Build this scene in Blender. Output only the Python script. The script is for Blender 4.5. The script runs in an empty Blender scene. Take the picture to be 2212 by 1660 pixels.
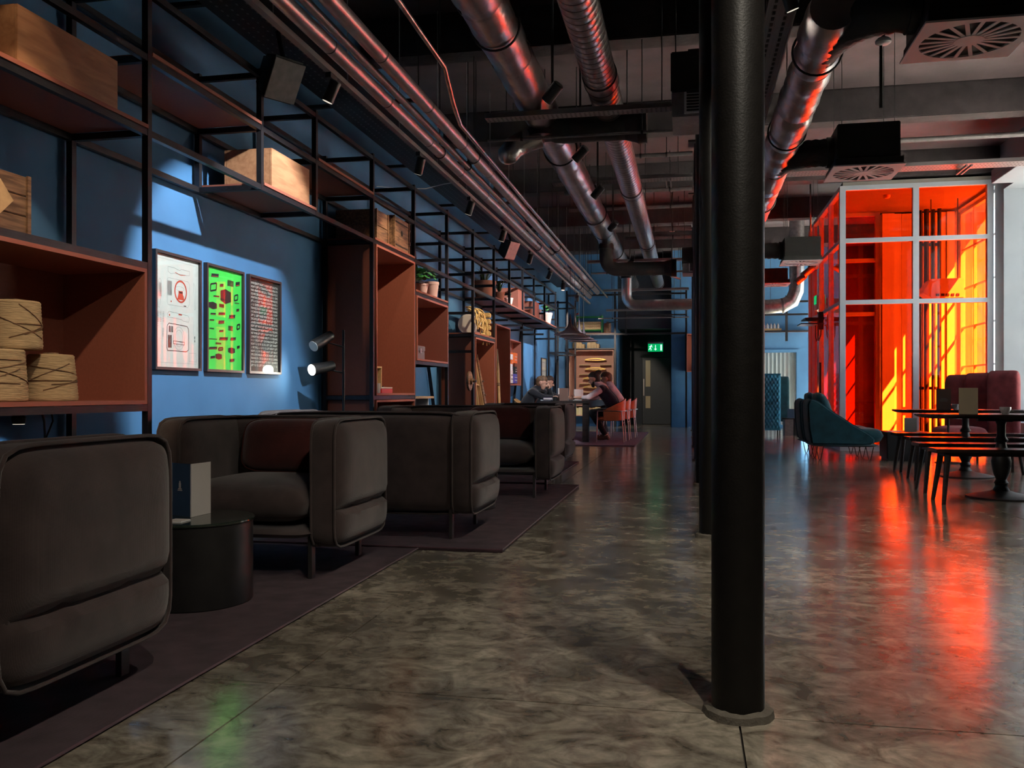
import bpy, bmesh, math, random
from mathutils import Vector, Matrix
random.seed(7)
SC = bpy.context.scene
COL = SC.collection
PI = math.pi
# ---------------------------------------------------------------- camera
cam_d = bpy.data.cameras.new('camera')
cam = bpy.data.objects.new('camera', cam_d)
COL.objects.link(cam)
cam_d.sensor_width = 36.0
cam_d.lens = 36.0 * 1900 / 2212
cam_d.shift_y = 18 / 2212
cam_d.clip_start = 0.05
cam_d.clip_end = 300
cam.location = (0, 0, 0.95)
cam.rotation_euler = (PI / 2, 0, math.atan(382 / 1900))
SC.camera = cam
# ---------------------------------------------------------------- exposure
vs = SC.view_settings
vs.view_transform = 'Standard'
vs.look = 'None'
vs.gamma = 1.0
vs.use_curve_mapping = False
vs.exposure = -0.45
# ---------------------------------------------------------------- sky and sun
world = bpy.data.worlds.new('sky')
SC.world = world
world.use_nodes = True
wn = world.node_tree
wn.nodes.clear()
bg = wn.nodes.new('ShaderNodeBackground')
bg.inputs[0].default_value = (0.84, 0.88, 1.0, 1)
bg.inputs[1].default_value = 5.0
wo = wn.nodes.new('ShaderNodeOutputWorld')
wn.links.new(bg.outputs[0], wo.inputs[0])
sun_d = bpy.data.lights.new('sun', 'SUN')
sun_d.energy = 320.0
sun_d.angle = 0.01
sun_d.color = (1.0, 0.93, 0.82)
sun = bpy.data.objects.new('sun', sun_d)
COL.objects.link(sun)
sun.rotation_euler = Vector((-0.50, 0.42, -0.74)).to_track_quat('-Z', 'Y').to_euler()
sun.location = (30, -20, 40)


def portal(x, y, z, rot, sx, sy):
    d = bpy.data.lights.new('window_portal', 'AREA')
    d.shape = 'RECTANGLE'
    d.size = sx
    d.size_y = sy
    d.cycles.is_portal = True
    o = bpy.data.objects.new('window_portal', d)
    o.location = (x, y, z)
    o.rotation_euler = rot
    COL.objects.link(o)


WIN = [(9.2, 11.8), (12.4, 14.85), (18.9, 21.3), (21.8, 24.2)]      # tall windows in the right wall
WZ0, WZ1 = 0.5, 4.1
for a, b in WIN:
    portal(5.42, (a + b) / 2, (WZ0 + WZ1) / 2, (0, PI / 2, 0), WZ1 - WZ0, b - a)
portal(5.02, 16.4, 2.2, (0, PI / 2, 0), 4.1, 2.3)


# ---------------------------------------------------------------- materials
def mk(name, col, rough=0.6, metal=0.0, var=0.0, scale=6.0, bump=0.0, bscale=None, spec=0.5, stretch=(1, 1, 1),
       emit=None, es=0.0, sheen=0.0, rvar=0.0, coat=0.0):
    m = bpy.data.materials.new(name)
    m.use_nodes = True
    nt = m.node_tree
    b = nt.nodes['Principled BSDF']
    b.inputs['Base Color'].default_value = (*col, 1)
    b.inputs['Roughness'].default_value = rough
    b.inputs['Metallic'].default_value = metal
    b.inputs['Specular IOR Level'].default_value = spec
    if sheen:
        b.inputs['Sheen Weight'].default_value = sheen
    if coat:
        b.inputs['Coat Weight'].default_value = coat
        b.inputs['Coat Roughness'].default_value = 0.05
    if emit:
        b.inputs['Emission Color'].default_value = (*emit, 1)
        b.inputs['Emission Strength'].default_value = es
    tc = nt.nodes.new('ShaderNodeTexCoord')
    mp = nt.nodes.new('ShaderNodeMapping')
    mp.inputs['Scale'].default_value = stretch
    nt.links.new(tc.outputs['Object'], mp.inputs['Vector'])
    n = nt.nodes.new('ShaderNodeTexNoise')
    n.inputs['Scale'].default_value = scale
    n.inputs['Detail'].default_value = 6
    nt.links.new(mp.outputs['Vector'], n.inputs['Vector'])
    if var:
        r = nt.nodes.new('ShaderNodeValToRGB')
        r.color_ramp.elements[0].position = 0.3
        r.color_ramp.elements[1].position = 0.7
        r.color_ramp.elements[0].color = (*[max(0, c * (1 - var)) for c in col], 1)
        r.color_ramp.elements[1].color = (*[min(1, c * (1 + var)) for c in col], 1)
        nt.links.new(n.outputs['Fac'], r.inputs['Fac'])
        nt.links.new(r.outputs['Color'], b.inputs['Base Color'])
    if rvar:
        mr = nt.nodes.new('ShaderNodeMapRange')
        mr.inputs['To Min'].default_value = max(0.02, rough - rvar)
        mr.inputs['To Max'].default_value = rough + rvar
        nt.links.new(n.outputs['Fac'], mr.inputs['Value'])
        nt.links.new(mr.outputs['Result'], b.inputs['Roughness'])
    if bump:
        n2 = nt.nodes.new('ShaderNodeTexNoise')
        n2.inputs['Scale'].default_value = bscale or scale * 4
        n2.inputs['Detail'].default_value = 4
        nt.links.new(mp.outputs['Vector'], n2.inputs['Vector'])
        bp = nt.nodes.new('ShaderNodeBump')
        bp.inputs['Strength'].default_value = bump
        bp.inputs['Distance'].default_value = 0.01
        nt.links.new(n2.outputs['Fac'], bp.inputs['Height'])
        nt.links.new(bp.outputs['Normal'], b.inputs['Normal'])
    return m


def weave(name, col, var=0.25, rough=0.95, wscale=300.0, strength=0.25, sheen=0.25):
    """woven cloth: fine checker-like relief from two crossed wave bands plus blotchy noise"""
    m = mk(name, col, rough, var=var, scale=9, sheen=sheen, spec=0.2)
    nt = m.node_tree
    b = nt.nodes['Principled BSDF']
    tc = [n for n in nt.nodes if n.type == 'TEX_COORD'][0]
    w = []
    for ax in ('X', 'Z'):
        wv = nt.nodes.new('ShaderNodeTexWave')
        wv.bands_direction = ax
        wv.inputs['Scale'].default_value = wscale / 3
        wv.inputs['Distortion'].default_value = 1.5
        nt.links.new(tc.outputs['Object'], wv.inputs['Vector'])
        w.append(wv)
    wy = nt.nodes.new('ShaderNodeTexWave')
    wy.bands_direction = 'Y'
    wy.inputs['Scale'].default_value = wscale / 3
    wy.inputs['Distortion'].default_value = 1.5
    nt.links.new(tc.outputs['Object'], wy.inputs['Vector'])
    a = nt.nodes.new('ShaderNodeMath')
    a.operation = 'ADD'
    nt.links.new(w[0].outputs['Fac'], a.inputs[0])
    nt.links.new(w[1].outputs['Fac'], a.inputs[1])
    a2 = nt.nodes.new('ShaderNodeMath')
    a2.operation = 'ADD'
    nt.links.new(a.outputs[0], a2.inputs[0])
    nt.links.new(wy.outputs['Fac'], a2.inputs[1])
    bp = nt.nodes.new('ShaderNodeBump')
    bp.inputs['Strength'].default_value = strength
    bp.inputs['Distance'].default_value = 0.004
    nt.links.new(a2.outputs[0], bp.inputs['Height'])
    nt.links.new(bp.outputs['Normal'], b.inputs['Normal'])
    return m


def wood(name, dark, light, rough=0.55, scale=5.0, stretch=(1, 8, 8)):
    m = mk(name, light, rough)
    nt = m.node_tree
    b = nt.nodes['Principled BSDF']
    mp = [n for n in nt.nodes if n.type == 'MAPPING'][0]
    mp.inputs['Scale'].default_value = stretch
    n = [n for n in nt.nodes if n.type == 'TEX_NOISE'][0]
    n.inputs['Scale'].default_value = scale
    n.inputs['Distortion'].default_value = 0.6
    r = nt.nodes.new('ShaderNodeValToRGB')
    r.color_ramp.elements[0].position = 0.35
    r.color_ramp.elements[1].position = 0.68
    r.color_ramp.elements[0].color = (*dark, 1)
    r.color_ramp.elements[1].color = (*light, 1)
    nt.links.new(n.outputs['Fac'], r.inputs['Fac'])
    nt.links.new(r.outputs['Color'], b.inputs['Base Color'])
    return m


def glow(name, col, s):
    return mk(name, col, 0.5, emit=col, es=s)


def tint(name, col, gloss=0.08):
    """coloured film on glass: lets light through, tinted, with a faint mirror reflection"""
    m = bpy.data.materials.new(name)
    m.use_nodes = True
    nt = m.node_tree
    nt.nodes.clear()
    t = nt.nodes.new('ShaderNodeBsdfTransparent')
    t.inputs[0].default_value = (*col, 1)
    g = nt.nodes.new('ShaderNodeBsdfGlossy')
    g.inputs['Roughness'].default_value = 0.02
    g.inputs['Color'].default_value = (1, 1, 1, 1)
    fr = nt.nodes.new('ShaderNodeFresnel')
    fr.inputs['IOR'].default_value = 1.45
    mx = nt.nodes.new('ShaderNodeMixShader')
    ge = nt.nodes.new('ShaderNodeNewGeometry')
    inv = nt.nodes.new('ShaderNodeMath')
    inv.operation = 'SUBTRACT'
    inv.inputs[0].default_value = 1.0
    nt.links.new(ge.outputs['Backfacing'], inv.inputs[1])
    mu = nt.nodes.new('ShaderNodeMath')
    mu.operation = 'MULTIPLY'
    nt.links.new(fr.outputs[0], mu.inputs[0])
    nt.links.new(inv.outputs[0], mu.inputs[1])
    nt.links.new(mu.outputs[0], mx.inputs[0])
    nt.links.new(t.outputs[0], mx.inputs[1])
    nt.links.new(g.outputs[0], mx.inputs[2])
    o = nt.nodes.new('ShaderNodeOutputMaterial')
    nt.links.new(mx.outputs[0], o.inputs[0])
    return m


def concrete():
    m = bpy.data.materials.new('polished_concrete')
    m.use_nodes = True
    nt = m.node_tree
    L = nt.links
    b = nt.nodes['Principled BSDF']
    tc = nt.nodes.new('ShaderNodeTexCoord')

    def noise(scale, det, dist, st=(1, 1, 1), rot=0.0):
        mp = nt.nodes.new('ShaderNodeMapping')
        mp.inputs['Scale'].default_value = st
        mp.inputs['Rotation'].default_value = (0, 0, rot)
        n = nt.nodes.new('ShaderNodeTexNoise')
        n.inputs['Scale'].default_value = scale
        n.inputs['Detail'].default_value = det
        n.inputs['Distortion'].default_value = dist
        n.inputs['Roughness'].default_value = 0.62
        L.new(tc.outputs['Object'], mp.inputs['Vector'])
        L.new(mp.outputs['Vector'], n.inputs['Vector'])
        return n

    def ramp(src, p0, c0, p1, c1):
        r = nt.nodes.new('ShaderNodeValToRGB')
        r.color_ramp.elements[0].position = p0
        r.color_ramp.elements[1].position = p1
        r.color_ramp.elements[0].color = (*c0, 1)
        r.color_ramp.elements[1].color = (*c1, 1)
        L.new(src.outputs[0], r.inputs['Fac'])
        return r

    def mix(mode, fac, a, c):
        x = nt.nodes.new('ShaderNodeMix')
        x.data_type = 'RGBA'
        x.blend_type = mode
        x.inputs['Factor'].default_value = fac
        L.new(a.outputs['Color'] if 'Color' in a.outputs else a.outputs['Result'], x.inputs['A'])
        L.new(c.outputs['Color'], x.inputs['B'])
        return x

    a = ramp(noise(2.2, 9, 1.2, (1.0, 1.15, 1), 0.35), 0.30, (0.12, 0.104, 0.085), 0.68, (0.52, 0.465, 0.37))
    c = ramp(noise(6.5, 10, 1.6, (1, 1.2, 1), 0.5), 0.32, (0.26, 0.24, 0.22), 0.62, (1.1, 1.1, 1.1))
    d = ramp(noise(0.55, 4, 0.8), 0.35, (0.55, 0.52, 0.5), 0.62, (1.0, 1.0, 1.0))
    e = ramp(noise(26, 6, 0.4), 0.3, (0.75, 0.75, 0.75), 0.7, (1.1, 1.1, 1.1))
    x1 = mix('MULTIPLY', 0.9, a, c)

    def mix2(mode, fac, xa, c):
        x = nt.nodes.new('ShaderNodeMix')
        x.data_type = 'RGBA'
        x.blend_type = mode
        x.inputs['Factor'].default_value = fac
        L.new(xa.outputs[2], x.inputs[6])
        L.new(c.outputs['Color'], x.inputs[7])
        return x
    x2 = mix2('MULTIPLY', 0.85, x1, d)
    x3 = mix2('MULTIPLY', 0.8, x2, e)
    L.new(x3.outputs[2], b.inputs['Base Color'])
    rr = noise(2.3, 6, 1.2)
    mr = nt.nodes.new('ShaderNodeMapRange')
    mr.inputs['To Min'].default_value = 0.08
    mr.inputs['To Max'].default_value = 0.26
    L.new(rr.outputs[0], mr.inputs['Value'])
    L.new(mr.outputs['Result'], b.inputs['Roughness'])
    nb = noise(3.2, 4, 0.6)
    bp = nt.nodes.new('ShaderNodeBump')
    bp.inputs['Strength'].default_value = 0.10
    bp.inputs['Distance'].default_value = 0.02
    L.new(nb.outputs[0], bp.inputs['Height'])
    L.new(bp.outputs['Normal'], b.inputs['Normal'])
    b.inputs['Specular IOR Level'].default_value = 0.85
    return m


M = {}
M['concrete'] = concrete()
M['joint'] = mk('floor_joint', (0.03, 0.025, 0.02), 0.9)
M['blue'] = mk('blue_wall_paint', (0.044, 0.145, 0.295), 0.75, var=0.12, scale=2.5, bump=0.05)
M['navy'] = mk('navy_wall_paint', (0.010, 0.016, 0.028), 0.6, var=0.15, scale=3)
M['white_wall'] = mk('pale_grey_plaster', (0.22, 0.25, 0.29), 0.8, var=0.04, scale=3, bump=0.05)
M['ceil'] = mk('dark_soffit_concrete', (0.072, 0.050, 0.055), 0.85, var=0.25, scale=2.2, bump=0.25)
M['beamc'] = mk('rough_beam_concrete', (0.034, 0.026, 0.029), 0.9, var=0.35, scale=5, bump=0.6, bscale=18)
M['black'] = mk('black_steel', (0.012, 0.011, 0.011), 0.45, var=0.3, scale=12, bump=0.05)
M['column'] = mk('black_column_paint', (0.007, 0.006, 0.0055), 0.42, var=0.2, scale=30, bump=0.10, bscale=160, spec=0.3)
M['rack'] = mk('raw_dark_steel', (0.035, 0.032, 0.036), 0.38, metal=0.7, var=0.4, scale=14)
M['rust'] = mk('rust_red_laminate', (0.26, 0.075, 0.045), 0.62, var=0.08, scale=40, bump=0.04)
M['rust_edge'] = mk('rust_red_edge', (0.34, 0.10, 0.07), 0.55, var=0.1, scale=30)
M['ply'] = wood('birch_plywood', (0.28, 0.12, 0.055), (0.40, 0.19, 0.09), stretch=(6, 1, 6))
M['crate'] = wood('old_crate_wood', (0.09, 0.045, 0.025), (0.28, 0.15, 0.08), stretch=(8, 1, 10))
M['darkwood'] = wood('dark_stained_wood', (0.012, 0.008, 0.007), (0.035, 0.024, 0.02), 0.38, stretch=(1, 8, 8))
M['oak'] = wood('pale_wood', (0.38, 0.24, 0.11), (0.60, 0.42, 0.22), stretch=(4, 4, 1))
M['sofa'] = weave('olive_brown_wool', (0.050, 0.034, 0.032))
M['piping'] = weave('olive_brown_piping', (0.050, 0.034, 0.032), wscale=400)
M['maroon'] = weave('maroon_wool', (0.055, 0.010, 0.008))
M['teal'] = weave('teal_wool', (0.012, 0.058, 0.075))
M['bluequilt'] = weave('blue_quilt', (0.05, 0.26, 0.42))
M['redbooth'] = weave('maroon_booth_wool', (0.23, 0.045, 0.055))
M['rug'] = weave('plum_rug', (0.085, 0.045, 0.058), var=0.35, wscale=260, strength=0.8, sheen=0.1)
M['rug2'] = weave('mauve_rug', (0.26, 0.15, 0.20), var=0.2, wscale=260, strength=0.8, sheen=0.1)
M['steel'] = mk('galvanised_steel', (0.52, 0.50, 0.50), 0.32, metal=1.0, var=0.25, scale=18, rvar=0.08)
M['foil'] = mk('wrinkled_foil', (0.55, 0.52, 0.52), 0.30, metal=1.0, var=0.2, scale=5, bump=0.9, bscale=9)
M['seam'] = mk('dark_seam', (0.03, 0.028, 0.03), 0.5, metal=0.6)
M['blackduct'] = mk('black_lagging', (0.013, 0.012, 0.012), 0.7, var=0.4, scale=9, bump=0.7, bscale=14)
M['tray'] = mk('grey_steel_tray', (0.22, 0.20, 0.205), 0.5, metal=0.6, var=0.15, scale=20)
M['diff'] = mk('white_enamel', (0.62, 0.60, 0.62), 0.5, var=0.05)
M['chrome'] = mk('brushed_metal', (0.45, 0.42, 0.40), 0.28, metal=1.0)
M['legsteel'] = mk('grey_leg_steel', (0.10, 0.095, 0.095), 0.4, metal=0.8)
M['white'] = mk('white_paint', (0.8, 0.8, 0.8), 0.6)
M['aluframe'] = mk('pale_blue_grey_frame', (0.50, 0.56, 0.64), 0.5)
M['redglass'] = tint('red_orange_film_glass', (1.0, 0.215, 0.05))
M['clear'] = tint('clear_glass', (0.93, 0.96, 0.95))
M['paper'] = mk('off_white_paper', (0.62, 0.57, 0.53), 0.7, var=0.03)
M['green'] = mk('bright_green_print', (0.06, 0.62, 0.08), 0.6, var=0.1, scale=4)
M['ink'] = mk('black_ink', (0.015, 0.013, 0.013), 0.7)
M['greyink'] = mk('grey_ink', (0.25, 0.24, 0.23), 0.8)
M['redink'] = mk('red_ink', (0.55, 0.06, 0.03), 0.7)
M['blackpaper'] = mk('black_print', (0.03, 0.022, 0.02), 0.6)
M['frame'] = mk('black_frame', (0.03, 0.022, 0.022), 0.4)
M['yarn'] = mk('tan_twine', (0.42, 0.29, 0.16), 0.9, var=0.25, scale=3, bump=0.5, stretch=(6, 6, 60), bscale=3)
M['rope'] = mk('yellow_rope', (0.50, 0.33, 0.13), 0.85, var=0.3, scale=40, bump=0.6, bscale=60)
M['terra'] = mk('terracotta', (0.50, 0.20, 0.12), 0.85, var=0.12, scale=8)
M['pinkpot'] = mk('pink_pot', (0.62, 0.36, 0.29), 0.8, var=0.08)
M['leaf'] = mk('green_leaf', (0.035, 0.16, 0.03), 0.45, var=0.4, scale=5)
M['leafd'] = mk('dull_green_leaf', (0.06, 0.13, 0.04), 0.6, var=0.4, scale=5)
M['soil'] = mk('dark_soil', (0.02, 0.014, 0.01), 0.95, var=0.4, scale=30)
M['menu'] = mk('tan_card', (0.42, 0.33, 0.22), 0.7, var=0.04)
M['menub'] = mk('brown_card', (0.14, 0.08, 0.06), 0.7)
M['navycard'] = mk('navy_card', (0.035, 0.07, 0.13), 0.6)
M['orange'] = mk('burnt_orange_leather', (0.52, 0.13, 0.04), 0.5, var=0.1, scale=10)
M['tan'] = mk('tan_orange_leather', (0.55, 0.26, 0.09), 0.5, var=0.1, scale=10)
M['skin'] = mk('skin', (0.55, 0.29, 0.20), 0.55, var=0.06, scale=8)
M['hair_d'] = mk('dark_brown_hair', (0.035, 0.02, 0.014), 0.6, var=0.4, scale=30, bump=0.6)
M['hair_b'] = mk('sandy_brown_hair', (0.13, 0.065, 0.03), 0.6, var=0.4, scale=30, bump=0.6)
M['jacket'] = weave('dark_navy_jacket', (0.016, 0.015, 0.019))
M['vest'] = weave('dark_plum_vest', (0.022, 0.014, 0.026))
M['shirt'] = weave('pale_pink_grey_shirt', (0.62, 0.48, 0.48))
M['wshirt'] = weave('white_shirt', (0.65, 0.66, 0.72))
M['trouser'] = weave('dark_trousers', (0.015, 0.014, 0.018))
M['shoe'] = mk('brown_leather_shoe', (0.16, 0.055, 0.025), 0.4)
M['brass'] = mk('brass', (0.65, 0.42, 0.12), 0.35, metal=1.0)
M['lens'] = mk('frosted_lens', (0.5, 0.5, 0.5), 0.4)
M['lens_on'] = glow('lit_lamp_lens', (1.0, 0.90, 0.74), 30.0)
M['lens_dim'] = glow('dim_lamp_lens', (1.0, 0.9, 0.75), 1.2)
M['curtain'] = mk('sheer_curtain', (0.62, 0.64, 0.68), 0.85, var=0.05)
M['board'] = mk('white_boards', (0.75, 0.74, 0.72), 0.8, var=0.04)
M['street'] = mk('street_paving', (0.30, 0.28, 0.26), 0.9, var=0.1)
M['facade'] = mk('pale_stone_facade', (0.55, 0.47, 0.36), 0.85, var=0.1, scale=1.5)
M['pane'] = mk('dark_window_pane', (0.02, 0.03, 0.04), 0.1)
M['crateg'] = mk('green_painted_steel', (0.02, 0.20, 0.05), 0.45)
M['purple'] = mk('purple_card', (0.25, 0.12, 0.26), 0.6)
M['blueb'] = mk('blue_cover', (0.07, 0.12, 0.20), 0.6)
M['orangeb'] = mk('orange_card', (0.75, 0.14, 0.02), 0.6)
M['violet'] = mk('violet_card', (0.08, 0.06, 0.30), 0.6)
M['redtin'] = mk('red_tin', (0.45, 0.03, 0.03), 0.45)
M['greenmug'] = mk('green_enamel', (0.05, 0.22, 0.14), 0.35)
M['exit'] = glow('exit_sign_green', (0.0, 0.35, 0.10), 1.6)
M['exit_w'] = glow('exit_sign_white', (0.6, 0.9, 0.8), 1.8)
M['glassware'] = tint('clear_glassware', (0.85, 0.85, 0.85))
M['tabletop'] = wood('black_brown_tabletop', (0.014, 0.009, 0.008), (0.03, 0.02, 0.018), 0.22, stretch=(1, 7, 7))
M['green_reflect_top'] = mk('dark_satin_tabletop', (0.02, 0.028, 0.022), 0.09, var=0.1, spec=1.0)  # green reflection of the poster put into the base colour
M['shade'] = mk('dark_plum_lampshade', (0.025, 0.012, 0.016), 0.7)
M['shade_in'] = mk('pale_lampshade_rim', (0.55, 0.42, 0.42), 0.5)


# ---------------------------------------------------------------- geometry helpers
class MB:
    def __init__(s):
        s.v, s.f = [], []

    def add(s, vs_, fs_):
        n = len(s.v)
        s.v += [tuple(p) for p in vs_]
        s.f += [tuple(i + n for i in f) for f in fs_]
        return s

    def box(s, x0, x1, y0, y1, z0, z1):
        return s.add([(x, y, z) for x in (x0, x1) for y in (y0, y1) for z in (z0, z1)],
                     [(0, 1, 3, 2), (4, 6, 7, 5), (0, 4, 5, 1), (2, 3, 7, 6), (0, 2, 6, 4), (1, 5, 7, 3)])

    def bar(s, p0, p1, w, h=None, up=(0, 0, 1)):
        h = h or w
        p0, p1 = Vector(p0), Vector(p1)
        d = (p1 - p0).normalized()
        u = Vector(up)
        if abs(d.dot(u)) > 0.98:
            u = Vector((0, 1, 0))
        a = d.cross(u).normalized() * w / 2
        b = a.cross(d).normalized() * h / 2
        vs_ = [p + i * a + j * b for p in (p0, p1) for i in (-1, 1) for j in (-1, 1)]
        return s.add(vs_, [(0, 1, 3, 2), (4, 6, 7, 5), (0, 4, 5, 1), (2, 3, 7, 6), (0, 2, 6, 4), (1, 5, 7, 3)])

    def tube(s, pts, r, n=12, cap=True, closed=False):
        pts = [Vector(p) for p in pts]
        m = len(pts)
        rs = r if isinstance(r, (list, tuple)) else [r] * m
        ring = []
        ref = None
        for i, p in enumerate(pts):
            if closed:
                d = pts[(i + 1) % m] - pts[i - 1]
            else:
                d = pts[min(i + 1, m - 1)] - pts[max(i - 1, 0)]
            if d.length < 1e-9:
                d = Vector((0, 0, 1))
            d.normalize()
            if ref is None:
                ref = Vector((0, 0, 1)) if abs(d.z) < 0.9 else Vector((1, 0, 0))
            a = (ref - d * ref.dot(d))
            if a.length < 1e-6:
                a = Vector((1, 0, 0)) - d * d.x
            a.normalize()
            ref = a
            b = d.cross(a)
            ring.append([p + (a * math.cos(2 * PI * k / n) + b * math.sin(2 * PI * k / n)) * rs[i] for k in range(n)])
        vs_ = [q for rr in ring for q in rr]
        fs_ = []
        for i in range(m if closed else m - 1):
            j = (i + 1) % m
            for k in range(n):
                l = (k + 1) % n
                fs_.append((i * n + k, i * n + l, j * n + l, j * n + k))
        if cap and not closed:
            fs_.append(tuple(range(n - 1, -1, -1)))
            fs_.append(tuple((m - 1) * n + k for k in range(n)))
        return s.add(vs_, fs_)

    def cyl(s, p0, p1, r, n=16, r1=None):
        return s.tube([p0, p1], [r, r if r1 is None else r1], n)

    def lathe(s, prof, c=(0, 0, 0), n=24, axis='Z'):
        vs_, fs_ = [], []
        for r, z in prof:
            for k in range(n):
                a = 2 * PI * k / n
                x, y = r * math.cos(a), r * math.sin(a)
                p = (x, y, z) if axis == 'Z' else ((z, x, y) if axis == 'X' else (x, z, y))
                vs_.append((p[0] + c[0], p[1] + c[1], p[2] + c[2]))
        for i in range(len(prof) - 1):
            for k in range(n):
                l = (k + 1) % n
                fs_.append((i * n + k, i * n + l, (i + 1) * n + l, (i + 1) * n + k))
        if prof[0][0] > 1e-5:
            fs_.append(tuple(range(n - 1, -1, -1)))
        if prof[-1][0] > 1e-5:
            fs_.append(tuple((len(prof) - 1) * n + k for k in range(n)))
        return s.add(vs_, fs_)

    def prism(s, poly, axis, a, b):
        """polygon in the two other axes, extruded from a to b along axis"""
        n = len(poly)

        def P(q, t):
            return (t, q[0], q[1]) if axis == 'X' else ((q[0], t, q[1]) if axis == 'Y' else (q[0], q[1], t))
        vs_ = [P(q, a) for q in poly] + [P(q, b) for q in poly]
        fs_ = [tuple(range(n - 1, -1, -1)), tuple(range(n, 2 * n))]
        fs_ += [(k, (k + 1) % n, n + (k + 1) % n, n + k) for k in range(n)]
        return s.add(vs_, fs_)

    def mesh(s, name, mat, smooth=None, bevel=0.0, seg=2):
        me = bpy.data.meshes.new(name)
        me.from_pydata(s.v, [], s.f)
        bm = bmesh.new()
        bm.from_mesh(me)
        bmesh.ops.recalc_face_normals(bm, faces=bm.faces)
        if bevel:
            bmesh.ops.bevel(bm, geom=[e for e in bm.edges if e.calc_face_angle(0) > 0.5], offset=bevel, segments=seg,
                            affect='EDGES', clamp_overlap=True)
        bm.to_mesh(me)
        bm.free()
        me.materials.append(mat)
        if smooth is not None:
            me.shade_smooth()
            me.set_sharp_from_angle(angle=math.radians(smooth))
        return me

    def build(s, name, mat, parent=None, smooth=None, bevel=0.0, seg=2, label=None):
        return link(name, s.mesh(name, mat, smooth, bevel, seg), parent, label)


def link(name, me, parent=None, label=None):
    o = bpy.data.objects.new(name, me)
    COL.objects.link(o)
    if parent is not None:
        o.parent = parent
        if parent.type == 'EMPTY':
            o.matrix_parent_inverse = Matrix.Translation(-parent.location)
    if label:
        o['label'] = label
    return o


CUBES = {}


def ubox(name, x0, x1, y0, y1, z0, z1, mat, parent=None, label=None):
    """box part that shares one cube mesh per material"""
    if mat.name not in CUBES:
        CUBES[mat.name] = MB().box(-.5, .5, -.5, .5, -.5, .5).mesh('block', mat)
    o = link(name, CUBES[mat.name], parent, label)
    o.location = ((x0 + x1) / 2, (y0 + y1) / 2, (z0 + z1) / 2)
    o.scale = (abs(x1 - x0), abs(y1 - y0), abs(z1 - z0))
    return o


def thing(name, label, cat, loc=(0, 0, 0), group=None, rz=0.0):
    o = bpy.data.objects.new(name, None)
    COL.objects.link(o)
    o.empty_display_size = 0.1
    o.location = loc
    o.rotation_euler = (0, 0, rz)
    o['label'] = label
    o['category'] = cat
    if group:
        o['group'] = group
    return o


def tag(o, label, cat, group=None, kind=None):
    if label:
        o['label'] = label
    if cat:
        o['category'] = cat
    if group:
        o['group'] = group
    if kind:
        o['kind'] = kind
    return o


def struct(o, label=None):
    o['kind'] = 'structure'
    if label:
        o['label'] = label
    return o


def sempty(name, label=None, loc=(0, 0, 0)):
    o = bpy.data.objects.new(name, None)
    COL.objects.link(o)
    o.location = loc
    return struct(o, label)


KIDS = {}


def copy_tree(root, loc, rz=None, label=None, group=None):
    def cp(o, par):
        c = o.copy()
        COL.objects.link(c)
        c.parent = par
        for ch in o.children:
            cp(ch, c)
        return c
    r = cp(root, None)
    r.location = loc
    if rz is not None:
        r.rotation_euler = (0, 0, rz)
    if label:
        r['label'] = label
    if group:
        r['group'] = group
    return r


def arc(c, r, a0, a1, n, plane='XZ'):
    out = []
    for i in range(n + 1):
        a = a0 + (a1 - a0) * i / n
        p = (r * math.cos(a), r * math.sin(a))
        if plane == 'XZ':
            out.append((c[0] + p[0], c[1], c[2] + p[1]))
        elif plane == 'YZ':
            out.append((c[0], c[1] + p[0], c[2] + p[1]))
        else:
            out.append((c[0] + p[0], c[1] + p[1], c[2]))
    return out


def spot(loc, target, energy, size, blend, col, rad=0.03):
    d = bpy.data.lights.new('spot_beam', 'SPOT')
    d.energy = energy
    d.spot_size = math.radians(size)
    d.spot_blend = blend
    d.color = col
    d.shadow_soft_size = rad
    o = bpy.data.objects.new('spot_beam', d)
    COL.objects.link(o)
    o.location = loc
    o.rotation_euler = (Vector(target) - Vector(loc)).to_track_quat('-Z', 'Y').to_euler()
    return o
# ================================================================ the room
XL, XR, YF, YB, ZC = -3.35, 4.78, -4.0, 24.6, 4.82
fl = struct(MB().box(XL - .3, XR + .65, YF - .2, 27.0, -0.25, -0.012).build('floor', M['joint']),
            'polished grey-brown concrete floor with saw-cut joints')
xs = [XL - .2, -1.30, 0.142, 2.45, XR + .6]
ys = [YF, -0.57, 2.66, 5.93, 9.18, 12.43, 15.68, 18.93, 22.18, 26.6]
for i in range(len(xs) - 1):
    for j in range(len(ys) - 1):
        g = 0.003
        MB().box(xs[i] + g, xs[i + 1] - g, ys[j] + g, ys[j + 1] - g, -0.10, 0.0).build('floor_slab', M['concrete'], fl)
struct(MB().box(XL - .2, XL, YF, YB + .2, 0, ZC).build('wall_left', M['blue']), 'long blue painted side wall')
struct(MB().box(XL - .2, XR + .25, YF - .2, YF, 0, ZC).build('wall_front', M['navy']), 'dark wall behind the viewer')
wb = MB().box(XL - .2, -1.95, YB, YB + .2, 0, ZC).box(-2.1, -1.95, YB + .2, 26.7, 0, ZC)
struct(wb.build('wall_back', M['blue']), 'blue end wall behind the tall shelf cabinet')
struct(MB().box(-1.95, -0.40, 26.5, 26.7, 0, ZC).box(-.5, -.40, 24.95, 26.5, 0, ZC).box(-1.95, -.4, 24.7, 26.5, 2.72, ZC - .4)
       .build('wall_recess', M['navy']), 'near-black recess wall around the exit door')
struct(MB().box(-0.47, 0.02, 24.35, 24.95, 0, ZC).build('wall_pier', M['blue'], bevel=0.01), 'blue square pier beside the exit door')
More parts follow.
